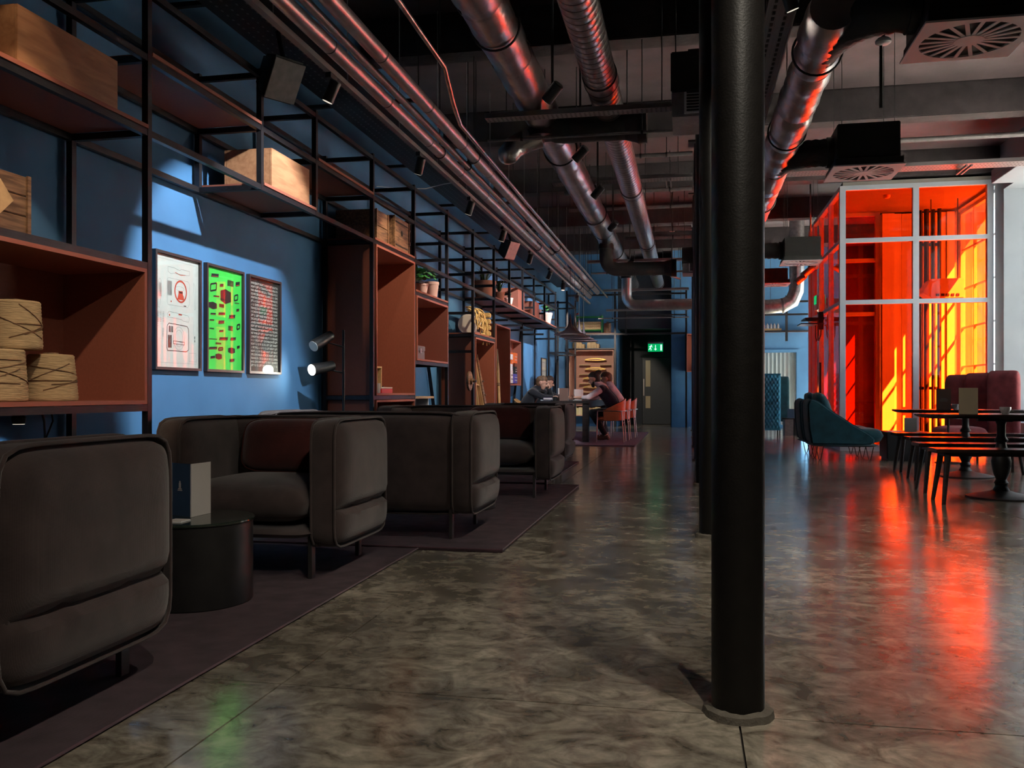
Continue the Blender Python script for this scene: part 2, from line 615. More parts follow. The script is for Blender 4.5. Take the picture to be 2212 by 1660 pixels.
wbr = MB().box(0.02, 1.55, YB, YB + .2, 0, ZC).box(2.90, XR + .2, YB, YB + .2, 0, ZC).box(1.55, 2.90, YB, YB + .2, 2.10, ZC)
struct(wbr.build('wall_back_right', M['blue']), 'blue end wall around the curtained window')
# right wall with its window openings
wr = MB()
XO = XR + .62
cuts = [YF] + [e for w in WIN[:2] for e in w] + [15.25, 17.45] + [e for w in WIN[2:] for e in w] + [YB + .2]
for k in range(0, len(cuts), 2):
    wr.box(XR, XO, cuts[k], cuts[k + 1], 0, ZC)
for a, b in WIN:
    wr.box(XR, XO, a, b, 0, WZ0).box(XR, XO, a, b, WZ1, ZC)
wr.box(XR, XO, 15.25, 17.45, 4.25, ZC)
struct(wr.build('wall_right', M['white_wall']), 'white plaster side wall with tall windows')
struct(MB().box(XL - .2, XR + .65, YF - .2, 26.7, ZC, ZC + .2).build('ceiling', M['ceil']), 'dark concrete soffit')
for k, y in enumerate((-0.9, 2.3, 5.45, 8.65, 11.80, 15.0, 18.2, 21.4)):
    struct(MB().box(XL, XR, y, y + .30, 4.41, ZC).build('trim_%d' % (k + 1), M['beamc'], bevel=0.012), 'rough dark concrete ceiling beam')


def window(n, x, y0, y1, z0, z1, ny, nz, label, fr=M['aluframe']):
    t = sempty('window_%d' % n, label, (x, (y0 + y1) / 2, z0))
    w = 0.05
    ubox('window_frame', x - .04, x + .04, y0, y0 + w, z0, z1, fr, t)
    ubox('window_frame', x - .04, x + .04, y1 - w, y1, z0, z1, fr, t)
    ubox('window_frame', x - .04, x + .04, y0 + w, y1 - w, z0, z0 + w, fr, t)
    ubox('window_frame', x - .04, x + .04, y0 + w, y1 - w, z1 - w, z1, fr, t)
    for i in range(1, ny):
        y = y0 + (y1 - y0) * i / ny
        ubox('mullion', x - .025, x + .025, y - .018, y + .018, z0 + w, z1 - w, fr, t)
    for j in range(1, nz):
        z = z0 + (z1 - z0) * j / nz
        ubox('glazing_bar', x - .018, x + .018, y0 + w, y1 - w, z - .015, z + .015, fr, t)
    for i in range(ny):
        for j in range(nz):
            a, b = y0 + (y1 - y0) * i / ny, y0 + (y1 - y0) * (i + 1) / ny
            c, d = z0 + (z1 - z0) * j / nz, z0 + (z1 - z0) * (j + 1) / nz
            ubox('pane', x - .004, x + .004, a + .018, b - .018, c + .015, d - .015, M['clear'], t)


for k, (a, b) in enumerate(WIN):
    window(k + 1, 5.30, a, b, WZ0, WZ1, 3, 5, 'tall gridded window in the white side wall')
window(5, 4.92, 15.25, 17.45, 0.0, 4.25, 3, 6, 'tall gridded street window inside the red glass lobby')

# curtained window in the back right wall
t = sempty('window_6', 'blue framed window with pale curtain by the quilted booth', (2.2, YB, 0))
for (a, b, c, d) in ((1.55, 1.63, 0, 2.1), (2.82, 2.90, 0, 2.1), (1.63, 2.82, 2.02, 2.1), (1.63, 2.82, 0, .08), (2.78, 3.02, 2.1, 2.2)):
    if c < 2.1:
        ubox('window_frame', a, b, YB - .06, YB + .1, c, d, M['blue'], t)
ubox('pane', 1.63, 2.82, YB + .03, YB + .04, .08, 2.02, M['clear'], t)
cu = MB()
n = 60
pv, pf = [], []
for i in range(n + 1):
    x = 1.6 + 1.25 * i / n
    y = YB + .12 + .025 * math.sin(i * 1.25)
    pv += [(x, y, .05), (x, y, 2.05), (x, y + .004, .05), (x, y + .004, 2.05)]
for i in range(n):
    a = i * 4
    pf += [(a, a + 4, a + 5, a + 1), (a + 2, a + 3, a + 7, a + 6)]
cu.add(pv, pf).build('curtain', M['curtain'], t, smooth=60)

# exit door in the recess
t = sempty('door_1', 'dark grey fire door with two slim vision panels', (-.92, 26.45, 0))
dd = MB().box(-1.36, -0.50, 26.44, 26.49, 0.01, 1.98)
M['door'] = mk('dark_grey_door', (0.028, 0.036, 0.045), 0.45, var=0.06)
dd.build('door_leaf', M['door'], t, bevel=.004)
for (a, b, c, d) in ((-1.42, -1.36, 0, 2.04), (-.50, -.47, 0, 2.04), (-1.42, -.47, 1.98, 2.04)):
    ubox('door_frame', a, b, 26.40, 26.5, c, d, M['navy'], t)
M['visp'] = mk('warm_vision_panel', (0.55, 0.46, 0.30), 0.25)
ubox('vision_panel', -1.26, -1.12, 26.43, 26.445, 1.12, 1.90, M['visp'], t)
ubox('vision_panel', -1.26, -1.12, 26.43, 26.445, 0.48, 0.84, M['visp'], t)
ubox('push_plate', -1.33, -1.30, 26.42, 26.44, .85, 1.35, M['chrome'], t)
MB().box(-1.15, -.75, 26.36, 26.44, 2.0, 2.06).build('door_closer', M['black'], t)

# unseen slab added over the pavement to keep sun out of the near windows
struct(MB().box(XR + .63, 9.0, -5, 14.6, 4.45, 4.60).build('sun_blocker', M['white_wall']), 'unseen slab added outside to keep sun off the windows')
# ---------------------------------------------------------------- columns
COLY = [2.68, 5.93, 9.18, 12.43, 15.68, 18.93, 22.18]
nm = ['nearest black steel column with cracked concrete collar', 'second black steel column, just behind the nearest one',
      'third black steel column in the row', 'fourth black steel column in the row', 'fifth black steel column in the row',
      'sixth black steel column in the row', 'farthest black steel column near the blue pier']
for k, y in enumerate(COLY):
    t = thing('steel_column', nm[k], 'column', (.142, y, 0), 'row of black steel columns')
    prof = [(.0765, .015), (.0765, 4.39)]
    MB().lathe(prof, (.142, y, 0), 40).build('shaft', M['column'], t, smooth=40)
    MB().box(.142 - .15, .142 + .15, y - .14, y + .14, 4.385, 4.409).build('cap_plate', M['black'], t)
    rnd = random.Random(k)
    pv = []
    N = 30
    col = MB()
    ring = [[], [], []]
    for i in range(N):
        a = 2 * PI * i / N
        r = .102 + rnd.uniform(-.004, .004) + (.008 if i in (3, 4, 5) else 0)
        ring[0].append((.142 + r * math.cos(a), y + r * math.sin(a), 0.0))
        ring[1].append((.142 + (r - .004) * math.cos(a), y + (r - .004) * math.sin(a), .020 + rnd.uniform(-.002, .002)))
        ring[2].append((.142 + .079 * math.cos(a), y + .079 * math.sin(a), .026 + rnd.uniform(-.004, .004)))
    vs_ = ring[0] + ring[1] + ring[2]
    fs_ = []
    for q in range(2):
        for i in range(N):
            l = (i + 1) % N
            fs_.append((q * N + i, q * N + l, (q + 1) * N + l, (q + 1) * N + i))
    fs_.append(tuple(range(N)))
    fs_.append(tuple(2 * N + i for i in range(N)))
    if k == 0:
        M['collar'] = mk('grey_mortar', (0.11, 0.095, 0.075), 0.8, var=0.3, scale=20, bump=0.5)
    col.add(vs_, fs_).build('collar', M['collar'], t, smooth=35)

# ---------------------------------------------------------------- rugs
def rug(x0, x1, y0, y1, mat, label, h=.010):
    o = MB().box(x0, x1, y0, y1, 0.0008, h).build('rug', mat, bevel=.003)
    tag(o, label, 'rug', 'floor rugs')
    e = MB()
    e.tube([(x0, y0, h), (x1, y0, h), (x1, y1, h), (x0, y1, h)], .0045, 6, closed=True)
    e.build('bound_edge', M['rugedge'], o)
    return o


M['rugedge'] = weave('plum_rug_edge', (0.10, 0.05, 0.065), wscale=300)
rug(-3.2, -1.60, 0.2, 5.60, M['rug'], 'dark plum rug under the two nearest armchairs')
rug(-3.28, -1.08, 5.08, 8.78, M['rug'], 'plum rug under the two sofas in the middle, lapping the nearest rug', .019)
rug(-3.2, -1.46, 9.0, 11.85, M['rug'], 'plum rug under the armchair nearest the communal table')
rug(-3.25, -0.93, 15.55, 20.95, M['rug2'], 'mauve rug under the communal table', .012)

# ---------------------------------------------------------------- street beyond the windows
struct(MB().box(XR + .66, 40, -30, 60, -.3, -.05).build('ground', M['street']), 'street paving outside')
t = thing('street_building', 'pale stone building across the street, seen through the red glass', 'building', (30, 45, -.05))
ubox('facade_wall', 26, 34, 20, 75, -.05, 5.5, M['facade'], t)
wp = None
for i in range(14):
    for j in range(2):
        y = 22 + i * 3.6
        z = .8 + j * 2.5
        o = ubox('window', 25.93, 26.0, y, y + 1.5, z, z + 1.6, M['pane'], t)
# ================================================================ red glass lobby
VX0, VX1, VY0, VY1, VZ = 2.45, 4.70, 15.10, 17.40, 4.30
M['lobbyroof'] = mk('grey_lobby_soffit', (0.20, 0.19, 0.18), 0.8, var=0.1)
ves = thing('glass_lobby', 'tall entrance lobby of red-orange glass in a pale grey frame', 'lobby', (3.55, 16.2, 0))
FR = M['aluframe']


def fpost(x, y, w=.09, z1=VZ):
    ubox('post', x - w / 2, x + w / 2, y - .05, y + .05, 0, z1, FR, ves)


for x in (VX0, 3.56, VX1 - .045):
    fpost(x, VY0)
for y in (16.25, 17.40, 18.30, 18.87):
    ubox('post', VX0 - .045, VX0 + .045, y - .035, y + .035, 0, VZ, FR, ves)
for x in (3.44,):
    fpost(x, VY1, .08)
TZ = (2.41, 3.41)
for (a, b) in ((VX0 + .045, 3.515), (3.605, VX1 - .09)):
    ubox('sill', a, b, VY0 - .05, VY0 + .05, 0, .10, FR, ves)
    ubox('transom', a, b, VY0 - .05, VY0 + .05, VZ - .07, VZ, FR, ves)
    for z in TZ:
        ubox('transom', a, b, VY0 - .05, VY0 + .05, z - .035, z + .035, FR, ves)
    for (c, d) in ((.10, TZ[0] - .035), (TZ[0] + .035, TZ[1] - .035), (TZ[1] + .035, VZ - .07)):
        ubox('pane', a, b, VY0 - .004, VY0 + .004, c, d, M['redglass'], ves)
for (a, b) in ((VY0 + .05, 16.215), (16.285, 17.365), (17.435, 18.265), (18.335, 18.835)):
    ubox('sill', VX0 - .045, VX0 + .045, a, b, 0, .10, FR, ves)
    ubox('transom', VX0 - .045, VX0 + .045, a, b, VZ - .07, VZ, FR, ves)
    for z in TZ:
        ubox('transom', VX0 - .045, VX0 + .045, a, b, z - .03, z + .03, FR, ves)
    for (c, d) in ((.10, TZ[0] - .03), (TZ[0] + .03, TZ[1] - .03), (TZ[1] + .03, VZ - .07)):
        ubox('pane', VX0 - .004, VX0 + .004, a, b, c, d, M['redglass'], ves)
# back of the lobby: two glazed bays on the left, plain boarded wall on the right
for z in TZ + (VZ - .035,):
    ubox('transom', VX0 + .045, 3.40, VY1 - .03, VY1 + .03, z - .035, z + .035, FR, ves)
for (c, d) in ((.02, TZ[0] - .035), (TZ[0] + .035, TZ[1] - .035), (TZ[1] + .035, VZ - .07)):
    ubox('pane', VX0 + .05, 3.40, VY1 - .004, VY1 + .004, c, d, M['redglass'], ves)
rnd = random.Random(5)
x = 3.50
while x < 4.74:
    w = rnd.choice((.14, .18, .22, .12))
    dp = rnd.choice((0, .05, .10, .02))
    ubox('wall_board', x, min(x + w - .012, 4.77), VY1 - .05 - dp, VY1 + .04, 0, 4.25, M['board'], ves)
    x += w
ubox('roof_panel', VX0, 4.78, VY0 - .05, VY1 + .05, VZ, VZ + .06, M['lobbyroof'], ves)
ubox('door_handle', VX0 - .09, VX0 - .06, 17.0, 17.03, .8, 1.5, M['black'], ves)
# riser pipes inside
t = thing('riser_pipes', 'bundle of dark vertical pipes inside the red glass lobby', 'pipe', (4.3, 17.0, 0))
for k, (x, y, r) in enumerate(((4.20, 17.02, .045), (4.32, 17.05, .03), (4.41, 17.0, .035), (4.12, 17.10, .022))):
    MB().cyl((x, y, 0), (x, y, 4.25), r, 12).build('pipe', M['black'], t, smooth=40)
for z in (1.0, 2.75, 3.6):
    MB().box(4.08, 4.46, 17.08, 17.14, z, z + .05).build('bracket', M['black'], t)
t = thing('air_curtain', 'boxy air heater hung inside the red glass lobby', 'heater', (4.3, 16.4, 2.60))
hb = MB()
hb.prism([(3.95, 2.66), (4.10, 2.56), (4.60, 2.56), (4.60, 2.90), (4.08, 2.90), (3.95, 2.72)], 'Y', 16.2, 16.6)
hb.build('casing', M['diff'], t, bevel=.01)
for k in range(5):
    ubox('louvre', 4.15 + k * .08, 4.20 + k * .08, 16.19, 16.21, 2.60, 2.64, M['black'], t)
for x in (4.12, 4.55):
    MB().cyl((x, 16.4, 2.90), (x, 16.4, VZ), .008, 8).build('hanger_rod', M['black'], t)
t = thing('wall_bracket_shelf', 'black folding bracket with hanging cables on the lobby frame', 'bracket', (2.4, 16.9, 2.2))
ubox('shelf_plate', 2.06, 2.40, 16.6, 17.2, 2.27, 2.30, M['black'], t)
ubox('shelf_plate', 2.00, 2.40, 16.7, 17.3, 2.19, 2.21, M['black'], t)
ubox('mounting_arm', 2.32, 2.41, 16.85, 16.95, 2.1, 2.42, M['black'], t)
for k in range(2):
    y = 16.75 + k * .3
    MB().tube([(2.3, y, 2.19), (2.3, y + .02, 1.98), (2.33, y + .1, 1.9), (2.37, y + .16, 2.0), (2.38, y + .18, 2.19)], .010, 8).build('cable', M['black'], t, smooth=40)
t = thing('exit_sign', 'small green exit sign on the side of the red glass lobby', 'sign', (2.40, 17.6, 2.6), 'exit signs')
ubox('sign_box', 2.37, 2.40, 17.45, 17.75, 2.52, 2.80, M['diff'], t)
ubox('sign_face', 2.36, 2.372, 17.46, 17.74, 2.63, 2.79, M['exit'], t)
t = thing('smoke_detector', 'round smoke detector inside the red glass lobby', 'detector', (3.3, 15.9, 4.24), 'smoke detectors')
MB().lathe([(.055, 4.30), (.055, 4.275), (.04, 4.25), (.0, 4.24)], (3.3, 15.9, 0), 20).build('housing', M['diff'], t, smooth=40)

# ================================================================ ceiling services
def ring(c, r, axis_y, rr=.006, n=28):
    return [(c[0] + r * math.cos(2 * PI * k / n), axis_y, c[2] + r * math.sin(2 * PI * k / n)) for k in range(n)]


# foil wrapped duct
t = thing('foil_duct', 'large wrinkled foil-wrapped air duct running the length of the ceiling', 'duct', (-1.5, 12, 3.85))
rnd = random.Random(3)
y = -2.0
dx, dz = -1.5, 3.85
while y < 23.6:
    L = 1.18
    pts, rs = [], []
    for i in range(9):
        pts.append((dx + rnd.uniform(-.004, .004), y + L * i / 8, dz + rnd.uniform(-.004, .004)))
        rs.append(.182 + rnd.uniform(-.007, .007) - (.008 if i in (0, 8) else 0))
    MB().tube(pts, rs, 30, cap=(y + L >= 23.6)).build('duct_section', M['foil'], t, smooth=50)
    MB().tube([(dx, y + L - .02, dz), (dx, y + L + .02, dz)], .188, 30, cap=False).build('tape_band', M['steel'], t, smooth=50)
    y += L
for yy in (2.2, 6.8, 10.4, 14.2, 18.0, 21.8):
    MB().tube([(dx + .195 * math.cos(a), yy, dz + .195 * math.sin(a)) for a in [2 * PI * k / 28 for k in range(28)]], .010, 6, closed=True).build('hanger_strap', M['seam'], t)
    for s in (-1, 1):
        MB().cyl((dx + s * .19, yy, dz), (dx + s * .19, yy, ZC - .001), .006, 6).build('hanger_rod', M['seam'], t)

# spiral duct: each spiral seam band is one ring
t = thing('spiral_duct', 'bare steel spiral duct with dark seams beside the foil duct', 'duct', (-.8, 12, 3.85))
dx, r0 = -.80, .150
joints = [-2, 3.0, 8.1, 12.6, 17.2, 21.0, 23.6]
for k in range(len(joints) - 1):
    a, b = joints[k], joints[k + 1]
    m = MB()
    pts, rs = [], []
    yy = a
    while yy < b - .001:
        pts += [(dx, yy, dz), (dx, yy + .012, dz), (dx, yy + .10, dz), (dx, min(yy + .112, b), dz)]
        rs += [r0 - .004, r0, r0, r0 - .004]
        yy += .115
    m.tube(pts, rs, 32, cap=(k == len(joints) - 2)).build('duct_section', M['steel'], t, smooth=60)
    sm = MB()
    yy = a + .0575 + .05
    while yy < b:
        sm.tube([(dx, yy - .007, dz), (dx, yy + .007, dz)], [r0 + .0015, r0 + .0015], 32, cap=False)
        yy += .115
    s_ = sm.build('spiral_seam', M['seam'], t, smooth=60)
    s_['kind'] = 'stuff'
    MB().tube([(dx, b - .09, dz), (dx, b - .085, dz), (dx, b + .085, dz), (dx, b + .09, dz)], [r0, r0 + .008, r0 + .008, r0], 32, cap=False).build('coupling', M['steel'], t, smooth=40)
    for q in (-.09, .09):
        MB().tube([(dx + (r0 + .007) * math.cos(2 * PI * i / 32), b + q, dz + (r0 + .007) * math.sin(2 * PI * i / 32)) for i in range(32)], .006, 6, closed=True).build('coupling_gasket', M['black'], t)
for yy in (4.6, 9.4, 13.4, 18.4, 22.4):
    for s in (-1, 1):
        MB().cyl((dx + s * .157, yy, dz), (dx + s * .157, yy, ZC - .001), .006, 6).build('hanger_rod', M['seam'], t)

# branch ducts under the big ducts
def branch(label, Y, z, x0, x1, r, mat, flare=True, up=3.70, xr=-1.5, grp='branch ducts'):
    t = thing('branch_duct', label, 'duct', (x0, Y, z), grp)
    pts = [(xr, Y, up), (xr, Y, z + .25)]
    pts += [(xr + (.22 - .22 * math.cos(a)), Y, z + .22 - .22 * math.sin(a)) for a in [PI / 2 * i / 6 for i in range(0, 7)]]
    pts += [(x, Y, z) for x in [xr + .3 + (x1 - xr - .3) * i / 5 for i in range(6)]]
    MB().tube(pts, r, 24).build('duct_run', mat, t, smooth=50)
    MB().cyl((xr, Y, up - .10), (xr, Y, up - .02), r * 1.12, 24).build('spigot_collar', M['seam'], t, smooth=40)
    if flare:
        MB().tube([(x1 - .02, Y, z), (x1 + .10, Y, z), (x1 + .11, Y, z), (x1 + .20, Y, z)], [r, r * 1.22, r * 1.3, r * 1.3], 24).build('flared_end', mat, t, smooth=40)
    return t


t = branch('black lagged branch duct hanging under both big ducts near the camera', 9.1, 3.70, -1.5, -.62, .150, M['blackduct'], True, 3.72)
MB().tube([(-1.50, 9.1, 3.62), (-1.66, 9.1, 3.60), (-1.80, 9.05, 3.52), (-1.86, 9.0, 3.42), (-1.875, 8.98, 3.37), (-1.88, 8.97, 3.345)], [.10, .115, .12, .11, .075, .01], 22).build('elbow_stub', M['foil'], t, smooth=50)
branch('dark branch duct with flanged end halfway along the ceiling', 16.3, 3.22, -1.5, -.42, .125, M['blackduct'], True, 3.70)
branch('foil branch duct with rectangular end near the back of the room', 20.6, 2.98, -1.35, .10, .12, M['foil'], False, 3.70, xr=-1.42)

# ---- pipes along the left
def pipe(label, pts, r, mat, rods=(), bands=(), grp='pipes above the shelving', n=18):
    t = thing('ceiling_pipe', label, 'pipe', pts[0], grp)
    MB().tube(pts, r, n).build('pipe_run', mat, t, smooth=50)
    p0 = pts[0]
    for y in bands:
        MB().tube([(p0[0], y - .008, p0[2]), (p0[0], y + .008, p0[2])], r + .003, n, cap=False).build('joint_band', M['seam'], t, smooth=40)
    for y in rods:
        MB().tube([(p0[0] + (r + .008) * math.cos(2 * PI * i / 18), y, p0[2] + (r + .008) * math.sin(2 * PI * i / 18)) for i in range(18)], .006, 6, closed=True).build('hanger_clip', M['seam'], t)
        MB().cyl((p0[0], y, p0[2] + r), (p0[0], y, ZC - .001), .005, 6).build('hanger_rod', M['seam'], t)
    return t


M['pipe'] = mk('lagged_grey_pipe', (0.42, 0.38, 0.385), 0.34, metal=0.75, var=0.15, scale=10, bump=0.15, bscale=20)
bd = [1 + 1.15 * k for k in range(18)]
pipe('thick grey lagged pipe nearest the shelving rack', [(-2.39, -2, 3.30), (-2.39, 21.6, 3.30)], .052, M['pipe'], (2.5, 8.3, 14, 19.5), bd)
pipe('slim dark pipe between the two thick lagged pipes', [(-2.31, -2, 3.355), (-2.31, 21.4, 3.355)], .030, M['tray'], (3.2, 9.1, 15, 20.5))
pipe('thick grey lagged pipe farther from the shelving rack', [(-2.17, -2, 3.375), (-2.17, 21.3, 3.375)], .058, M['pipe'], (4.2, 8.8, 14.6, 19.9), [b + .4 for b in bd])
pipe('thin steel conduit stepping down beside the thick pipes',
     [(-1.93, -2, 3.62), (-1.93, 5.2, 3.62), (-1.95, 6.9, 3.60), (-1.97, 7.25, 3.42), (-2.05, 7.8, 3.40), (-2.06, 12, 3.40), (-2.06, 21.0, 3.40), (-1.96, 21.6, 3.28)], .020, M['steel'], (), ())

# ---- lighting track with its spotlights
TX, TZt = -2.50, 3.235
t = thing('lighting_track', 'long pale lighting track hung beside the pipes', 'lighting track', (TX, 10, TZt))
ubox('track_rail', TX - .022, TX + .022, -2, 22.6, TZt - .018, TZt + .022, M['tray'], t)
for k in range(19):
    y = .2 + k * 1.2
    MB().cyl((TX, y, TZt + .02), (TX, y, ZC - .001), .004, 6).build('hanger_rod', M['steel'], t)


def track_spot(y, aim, label, r=.042, L=.15, x=TX, z=TZt, on=None, grp='track spotlights'):
    t = thing('track_spotlight', label, 'spotlight', (x, y, z - .02), grp)
    MB().box(x - .02, x + .02, y - .06, y + .06, z - .055, z - .018).build('adapter', M['black'], t)
    MB().cyl((x, y, z - .05), (x, y, z - .12), .012, 10).build('stem', M['black'], t)
    c = Vector((x, y, z - .14))
    d = (Vector(aim) - c).normalized()
    MB().tube([c - d * L * .55, c - d * L * .5, c + d * L * .45, c + d * L * .5], [r * .8, r, r, r * .96], 20).build('lamp_head', M['black'], t, smooth=40)
    MB().cyl(c + d * (L * .5 - .004), c + d * (L * .5 + .002), r * .86, 20).build('lens', M['lens_dim'] if on else M['lens'], t, smooth=40)
    if on:
        s = spot(c + d * (L * .5 + .012), c + d * 3, *on)
        s.parent = t
        s.matrix_parent_inverse = Matrix.Translation(-t.location)
    return t


WARM = (1.0, 0.80, 0.55)
NEUT = (0.92, 0.95, 1.0)
track_spot(3.0, (-3.3, 3.9, .9), 'track spotlight nearest the camera, over the spool cabinet', on=(14, 50, .3, WARM))
track_spot(5.9, (-3.35, 5.95, 1.3), 'track spotlight above the three framed posters', on=(14, 60, .3, NEUT))
track_spot(8.0, (-3.2, 8.6, 1.2), 'track spotlight above the tall rust cabinet', on=(14, 60, .3, WARM))
track_spot(9.95, (-3.2, 10.2, 1.2), 'track spotlight above the shelf of pink plant pots', on=(14, 60, .3, NEUT))
track_spot(11.8, (-3.2, 12.0, 1.1), 'track spotlight above the wooden ladder', on=(14, 60, .3, WARM))
track_spot(13.9, (-3.2, 14.6, 1.2), 'track spotlight above the wall display box', on=(30, 70, .3, NEUT))
track_spot(15.9, (-3.3, 16.4, 1.4), 'track spotlight level with the near end of the communal table', on=(30, 70, .3, NEUT))
track_spot(17.7, (-2.6, 17.2, .8), 'lit track spotlight over the seated people', on=(30, 60, .3, WARM))
track_spot(20.0, (-2.7, 24.0, 1.2), 'track spotlight aimed at the tall cabinet on the end wall', on=(520, 46, .3, (1.0, .86, .68)))

# second track, right of the columns
TX2 = 0.60
t = thing('lighting_track', 'perforated lighting trunking to the right of the columns', 'lighting track', (TX2, 6, 3.3))
ubox('track_rail', TX2 - .09, TX2 + .09, -2.5, 9.5, 3.50, 3.54, M['tray'], t)
ubox('track_rail', TX2 + .09, TX2 + .10, -2.5, 9.5, 3.48, 3.58, M['tray'], t)
for k in range(8):
    y = -1.5 + k * 1.45
    MB().cyl((TX2, y, 3.54), (TX2, y, ZC - .001), .005, 6).build('hanger_rod', M['steel'], t)
for k in range(70):
    y = 2.6 + k * .095
    if y < 9.4:
        ubox('slot', TX2 - .05, TX2 - .03, y, y + .05, 3.497, 3.5005, M['ink'], t)
        ubox('slot', TX2 + .03, TX2 + .05, y, y + .05, 3.497, 3.5005, M['ink'], t)
t = thing('emergency_light', 'small boxed white light fitting high beside the nearest column', 'light', (1.06, 4.6, 3.3))
MB().box(.97, 1.17, 4.5, 4.75, 3.30, 3.37).build('housing', M['diff'], t, bevel=.01)
MB().box(.985, 1.155, 4.515, 4.735, 3.292, 3.301).build('diffuser', M['lens'], t)
MB().cyl((1.07, 4.62, 3.37), (1.07, 4.62, 3.42), .006, 6).build('hanger_rod', M['black'], t)

# spotlights added beside the big ducts to cast the wall's light and shade pattern
def added_spot(x, y, z, aim, label, on, r=.05, L=.17):
    t = thing('added_spotlight', label, 'spotlight', (x, y, z), 'added spotlights hung beside the ducts')
    MB().cyl((x, y, z + .05), (x, y, ZC - .001), .012, 8).build('stem', M['black'], t)
    MB().cyl((x, y, z + .03), (x, y, z + .07), .02, 10).build('swivel', M['black'], t)
    c = Vector((x, y, z))
    d = (Vector(aim) - c).normalized()
    MB().tube([c - d * L * .55, c - d * L * .5, c + d * L * .45, c + d * L * .5], [r * .8, r, r, r * .96], 20).build('lamp_head', M['black'], t, smooth=40)
    MB().cyl(c + d * (L * .5 - .004), c + d * (L * .5 + .002), r * .86, 20).build('lens', M['lens_dim'], t, smooth=40)
    s = spot(c + d * (L * .5 + .012), c + d * 3, *on)
    s.parent = t
    s.matrix_parent_inverse = Matrix.Translation(-t.location)


COOL = (0.86, 0.94, 1.0)
HX, HZ = -1.13, 3.48
added_spot(HX, 2.45, HZ, (-3.25, 3.55, 1.15), 'added hanging spotlight over the open floor, aimed at the twine spools', (260, 34, .2, WARM))
added_spot(HX, 4.98, HZ, (-3.35, 5.85, 1.35), 'added hanging spotlight aimed at the framed posters', (1050, 46, .35, COOL))
added_spot(HX, 7.35, HZ, (-3.1, 8.5, 1.6), 'added hanging spotlight aimed at the tall rust cabinet', (330, 36, .25, WARM))
added_spot(HX, 9.3, HZ, (-3.1, 10.1, 1.7), 'added hanging spotlight aimed at the pink pots', (300, 38, .3, (1.0, .90, .78)))
added_spot(HX, 11.1, HZ, (-3.1, 12.1, 1.4), 'added hanging spotlight aimed at the ladder', (420, 42, .3, WARM))
added_spot(HX, 13.4, HZ, (-3.2, 15.6, 1.5), 'added hanging spotlight aimed at the wall display box', (800, 56, .3, (.85, .93, 1.0)))
added_spot(HX, 17.3, HZ, (-3.2, 19.5, 1.6), 'added hanging spotlight aimed at the far blue wall', (1000, 62, .4, COOL))
for k, (y, aim, lb, e) in enumerate(((0.6, (-1.0, 2.0, 0), 'spotlight on the right trunking aimed at the open floor', 195),
                                      (2.0, (.5, 3.3, 0), 'spotlight on the right trunking aimed beside the nearest column', 195),
                                      (4.2, (-.3, 6.0, 0), 'spotlight on the right trunking aimed past the second column', 150),
                                      (5.6, (1.8, 6.6, 0), 'spotlight on the right trunking aimed right of the columns', 130))):
    track_spot(y, aim, lb, x=TX2, z=3.50, on=(e, 95, .5, (1.0, .91, .76)))
# ---- perforated cable tray along the left wall
t = thing('cable_tray', 'wide perforated black cable tray above the shelving rack', 'cable tray', (-2.8, 10, 3.40), 'cable trays')
ubox('tray_floor', -3.02, -2.58, -2, 20.4, 3.410, 3.416, M['black'], t)
for x in (-3.02, -2.58):
    ubox('tray_side', x - .003, x + .003, -2, 20.4, 3.41, 3.47, M['black'], t)
sl = MB()
y = 3.5
while y < 15:
    for x in (-2.95, -2.88, -2.81, -2.74, -2.67):
        sl.box(x - .006, x + .006, y, y + .022, 3.4085, 3.4102)
    y += .07
o = sl.build('perforations', M['tray'], t)
o['kind'] = 'stuff'
for k in range(10):
    y = 1.0 + 2.1 * k
    ubox('bracket_arm', -3.34, -2.2, y, y + .04, 3.47, 3.50, M['black'], t)
    MB().cyl((-2.3, y + .02, 3.5), (-2.3, y + .02, ZC - .001), .005, 6).build('hanger_rod', M['seam'], t)


def cross_tray(label, Y, z, x0, x1, w, mat=M['tray'], holes=True):
    t = thing('cable_tray', label, 'cable tray', ((x0 + x1) / 2, Y, z), 'cable trays')
    ubox('tray_floor', x0, x1, Y, Y + w, z, z + .005, mat, t)
    ubox('tray_side', x0, x1, Y - .003, Y, z, z + .05, mat, t)
    ubox('tray_side', x0, x1, Y + w, Y + w + .003, z, z + .05, mat, t)
    if holes:
        sl = MB()
        x = x0 + .02
        while x < x1 - .03:
            for q in range(3):
                sl.box(x, x + .018, Y + w * (.2 + .3 * q) - .006, Y + w * (.2 + .3 * q) + .006, z - .0015, z + .0005)
            x += .045
        sl.build('perforations', M['ink'], t)['kind'] = 'stuff'
    n = max(2, int((x1 - x0) / 1.6))
    for i in range(n):
        x = x0 + .2 + (x1 - x0 - .4) * i / (n - 1)
        MB().cyl((x, Y + w / 2, z), (x, Y + w / 2, ZC - .001), .005, 6).build('hanger_rod', M['seam'], t)
    return t


cross_tray('perforated tray crossing in front of the black branch duct', 8.35, 3.62, -1.95, -.05, .14)
cross_tray('perforated tray crossing the ceiling behind the first branch duct', 12.6, 3.98, -1.95, 0.05, .22)
cross_tray('perforated tray crossing the right ceiling in front of the red glass lobby', 12.6, 3.98, .25, 4.70, .30)
cross_tray('thin tray crossing the ceiling beyond the spiral duct coupling', 17.6, 3.55, -2.0, .0, .12, holes=False)
cross_tray('thin tray crossing the ceiling near the end wall', 20.9, 3.35, -2.0, .0, .12, holes=False)
cross_tray('narrow tray crossing above the exit door', 22.8, 3.05, -2.1, -.0, .08, holes=False)
